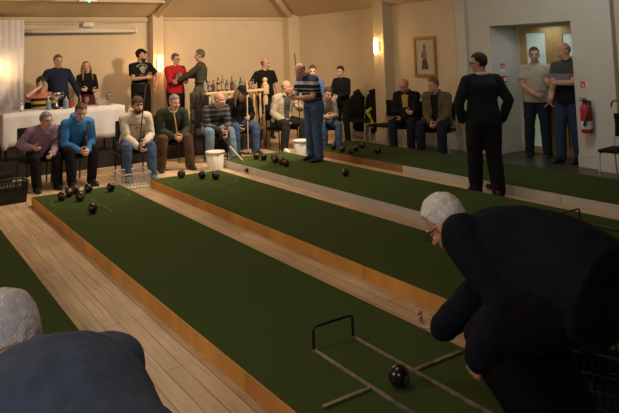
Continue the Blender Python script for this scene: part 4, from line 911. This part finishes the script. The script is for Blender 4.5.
bucket(4.58, 9.70, .28, .145, 'round white bucket on the floor beside pale jeans, left of two', False)
bucket(6.19, 9.62, .30, .15, 'white bucket with printed label standing left of the striped polo', True)

# ---------------- side wall things
pf = empty('framed_picture', (WX-.012, 8.97, 1.65), -PI/2); tag(pf, 'gilt-framed sepia print of a standing figure on the side wall', 'picture')
bm = BM(); w, h, b = .29, .375, .055
for lo, hi in (((-w, -.03, -h), (w, 0, -h+b)), ((-w, -.03, h-b), (w, 0, h)), ((-w, -.03, -h+b), (-w+b, 0, h-b)), ((w-b, -.03, -h+b), (w, 0, h-b))): box(bm, lo, hi, bev=.008)
obj('frame', bm, M['gold'], pf, smooth=False)
bm = BM(); box(bm, (-w+b, -.010, -h+b), (w-b, -.004, h-b)); obj('print', bm, M['paper'], pf, smooth=False)
def flat(pts, y): 
    return [(x, y, z) for x, z in pts]
bm = BM()
for pts in ([(-.05, .20), (.03, .20), (.035, .155), (.02, .12), (-.02, .115), (-.045, .15)], [(-.045, .115), (.02, .115), (.06, .03), (.035, -.06), (-.06, -.07), (-.075, .02)], [(-.03, .235), (.01, .24), (.015, .20), (-.04, .20)]): bm.faces.new([bm.verts.new(p) for p in flat(pts, -.0125)])
obj('drawn_figure', bm, M['ink_mid'], pf, smooth=False)
bm = BM()
for pts in ([(-.07, -.06), (-.02, -.05), (-.03, -.15), (-.05, -.24), (-.10, -.24)], [(-.02, -.05), (.04, -.055), (.085, -.20), (.06, -.235), (-.03, -.235)], [(-.07, .10), (-.045, .11), (-.07, .0), (-.09, -.04), (-.10, .0)], [(-.035, .23), (.012, .235), (.01, .20), (-.03, .195)]): bm.faces.new([bm.verts.new(p) for p in flat(pts, -.0135)])
obj('drawn_shading', bm, M['ink'], pf, smooth=False)
fe = empty('fire_extinguisher', (WX-.095, 5.66, .52), -PI/2); tag(fe, 'red fire extinguisher hanging on the white pier right of doorway', 'fire extinguisher')
bm = BM(); lathe(bm, [(.06, 0), (.078, .012), (.08, .03), (.08, .34), (.072, .38), (.045, .41), (.025, .425)], seg=26); obj('cylinder_body', bm, M['red'], fe)
bm = BM(); lathe(bm, [(.0815, .06), (.0815, .17)], seg=26, cap=False); obj('instruction_label', bm, M['white'], fe)
bm = BM(); box(bm, (-.03, -.03, .42), (.03, .03, .46), bev=.006); box(bm, (-.015, -.12, .46), (.015, .02, .475)); box(bm, (-.015, -.11, .49), (.015, .02, .50)); obj('valve_handle', bm, M['black_plastic'], fe)
bm = BM(); loft(bm, [(.03, -.03, .44), (.10, -.07, .43), (.105, -.085, .33), (.06, -.105, .20), (.03, -.10, .12)], [.013, .013, .013, .013, .020], seg=8); obj('hose', bm, M['black_plastic'], fe)
bm = BM(); box(bm, (-.03, .075, .25), (.03, .095, .45)); obj('bracket', bm, M['black_metal'], fe)
def sign(x, y, z, rz, label, parts):
    r = empty('safety_sign', (x, y, z), rz); tag(r, label, 'sign', None)
    for n_, lo, hi, m_ in parts:
        bm = BM(); box(bm, lo, hi); obj(n_, bm, m_, r, smooth=False)
    return r
sign(WX, 5.72, 1.20, -PI/2, 'small red and white extinguisher sign above the red extinguisher', [('backing', (-.06, -.006, -.05), (.06, 0, .05), M['white']), ('red_field', (-.055, -.008, -.045), (.02, -.006, .045), M['sign_red']), ('pictogram', (-.030, -.010, -.03), (-.018, -.008, .022), M['white']), ('pictogram_flame', (-.012, -.010, -.03), (.006, -.008, .0), M['white'])])
sign(8.87, 7.42, 1.43, 0, 'red and white fire action notice inside the left reveal of doorway', [('backing', (-.06, -.006, -.08), (.06, 0, .08), M['white']), ('red_field', (-.055, -.008, -.01), (.055, -.006, .075), M['sign_red']), ('pictogram', (-.02, -.010, .01), (.02, -.008, .05), M['white'])])
cp = sign(8.87, 7.42, 1.24, 0, 'red break-glass call point box below the fire notice', [('housing', (-.05, -.05, -.055), (.05, 0, .055), M['sign_red']), ('glass_plate', (-.032, -.053, -.03), (.032, -.05, .03), M['white'])]); cp.name = 'fire_call_point'; cp['category'] = 'call point'
ws = empty('walking_stick', (7.93, 4.80, .42)); tag(ws, 'brown walking stick with crook handle propped on the chair at right edge', 'walking stick')
bm = BM(); pts = [(0, 0, .0), (0, .02, .56)]+[(.0, .02-.065+.065*math.cos(a), .56+.075*math.sin(a)) for a in (.35, .8, 1.3, 1.8, 2.3, 2.8, 3.2)]
pts = [V((p[0]+.0, -p[1], p[2])) for p in pts]
loft(bm, pts, [.010]+[.013]*(len(pts)-1), seg=10); obj('crook_shaft', bm, mat('polished_cane', (.20, .08, .03), .3, .2, 30), ws)
bm = BM(); loft(bm, [(0, 0, -.005), (0, 0, .03)], [.013, .013], seg=10); obj('rubber_tip', bm, M['black_plastic'], ws)

# ---------------- light
def light(kind, name, loc, energy, col, size=.3, target=None, size_y=None, spot=None):
    l = bpy.data.lights.new(name, kind); l.energy = energy; l.color = col
    if kind == 'AREA':
        l.size = size
        if size_y: l.shape = 'RECTANGLE'; l.size_y = size_y
    else: l.shadow_soft_size = size
    if spot: l.spot_size = math.radians(spot); l.spot_blend = .6
    o = bpy.data.objects.new(name, l); COL.objects.link(o); o.location = loc
    if target is not None: o.rotation_euler = (V(target)-V(loc)).to_track_quat('-Z', 'Y').to_euler()
    return o
WARM = (1, .78, .55)
light('SPOT', 'warm_hall_spot', (6.3, 8.6, 3.2), 600, WARM, .22, (3.7, 13.4, 1.3), spot=140)
light('AREA', 'ceiling_lamp', (3.2, 9.2, 3.6), 80, (1, .80, .56), 1.2, (3.2, 9.6, 0))
light('AREA', 'foreground_fill', (1.6, 3.4, 3.6), 16, (1, .84, .64), 1.4, (1.6, 4.2, 0))  # added fill over the foreground, not a fitting of the hall
light('AREA', 'side_lamp', (-2.6, 4.0, 2.6), 62, (1, .86, .70), 1.6, (2.2, 5.0, 0.2))
light('AREA', 'rear_fill', (-1.2, -1.2, 3.5), 42, (.92, .95, 1), 1.2, (.8, 1.6, .8))  # added cool fill behind the camera, brightens the bowler at left
light('AREA', 'lobby_lamp', (8.95, 6.65, 2.10), 2.2, (.92, .97, 1), .4, (8.95, 6.65, 0))
light('AREA', 'doorway_fill', (6.6, 5.2, 3.3), 26, (.95, .98, 1), .8, (8.7, 6.6, 1.0))  # added cool fill in the hall, aimed at the door wall
w = bpy.data.worlds.new('World'); SC.world = w; w.use_nodes = True
w.node_tree.nodes['Background'].inputs[0].default_value = (1, .8, .6, 1); w.node_tree.nodes['Background'].inputs[1].default_value = .02

# ---------------- camera: level with the horizon near the top of the frame (lower half of a tall photograph)
cam = bpy.data.cameras.new('Camera'); cam.sensor_width = 36; cam.lens = 650/619*36; cam.shift_y = -206.5/619; cam.clip_end = 100
co = bpy.data.objects.new('Camera', cam); COL.objects.link(co)
right = V((.83143609, -.5545255, -.03486407)); down = V((.01597823, .08658492, -.99611633)); fwd = V((.55539061, .82765, .08085017))
mw = Matrix((right, -down, -fwd)).transposed().to_4x4(); mw.translation = V((0, 0, 1.8)); co.matrix_world = mw
SC.camera = co
SC.view_settings.view_transform = 'Standard'; SC.view_settings.exposure = 0
SC.cycles.max_bounces = 6
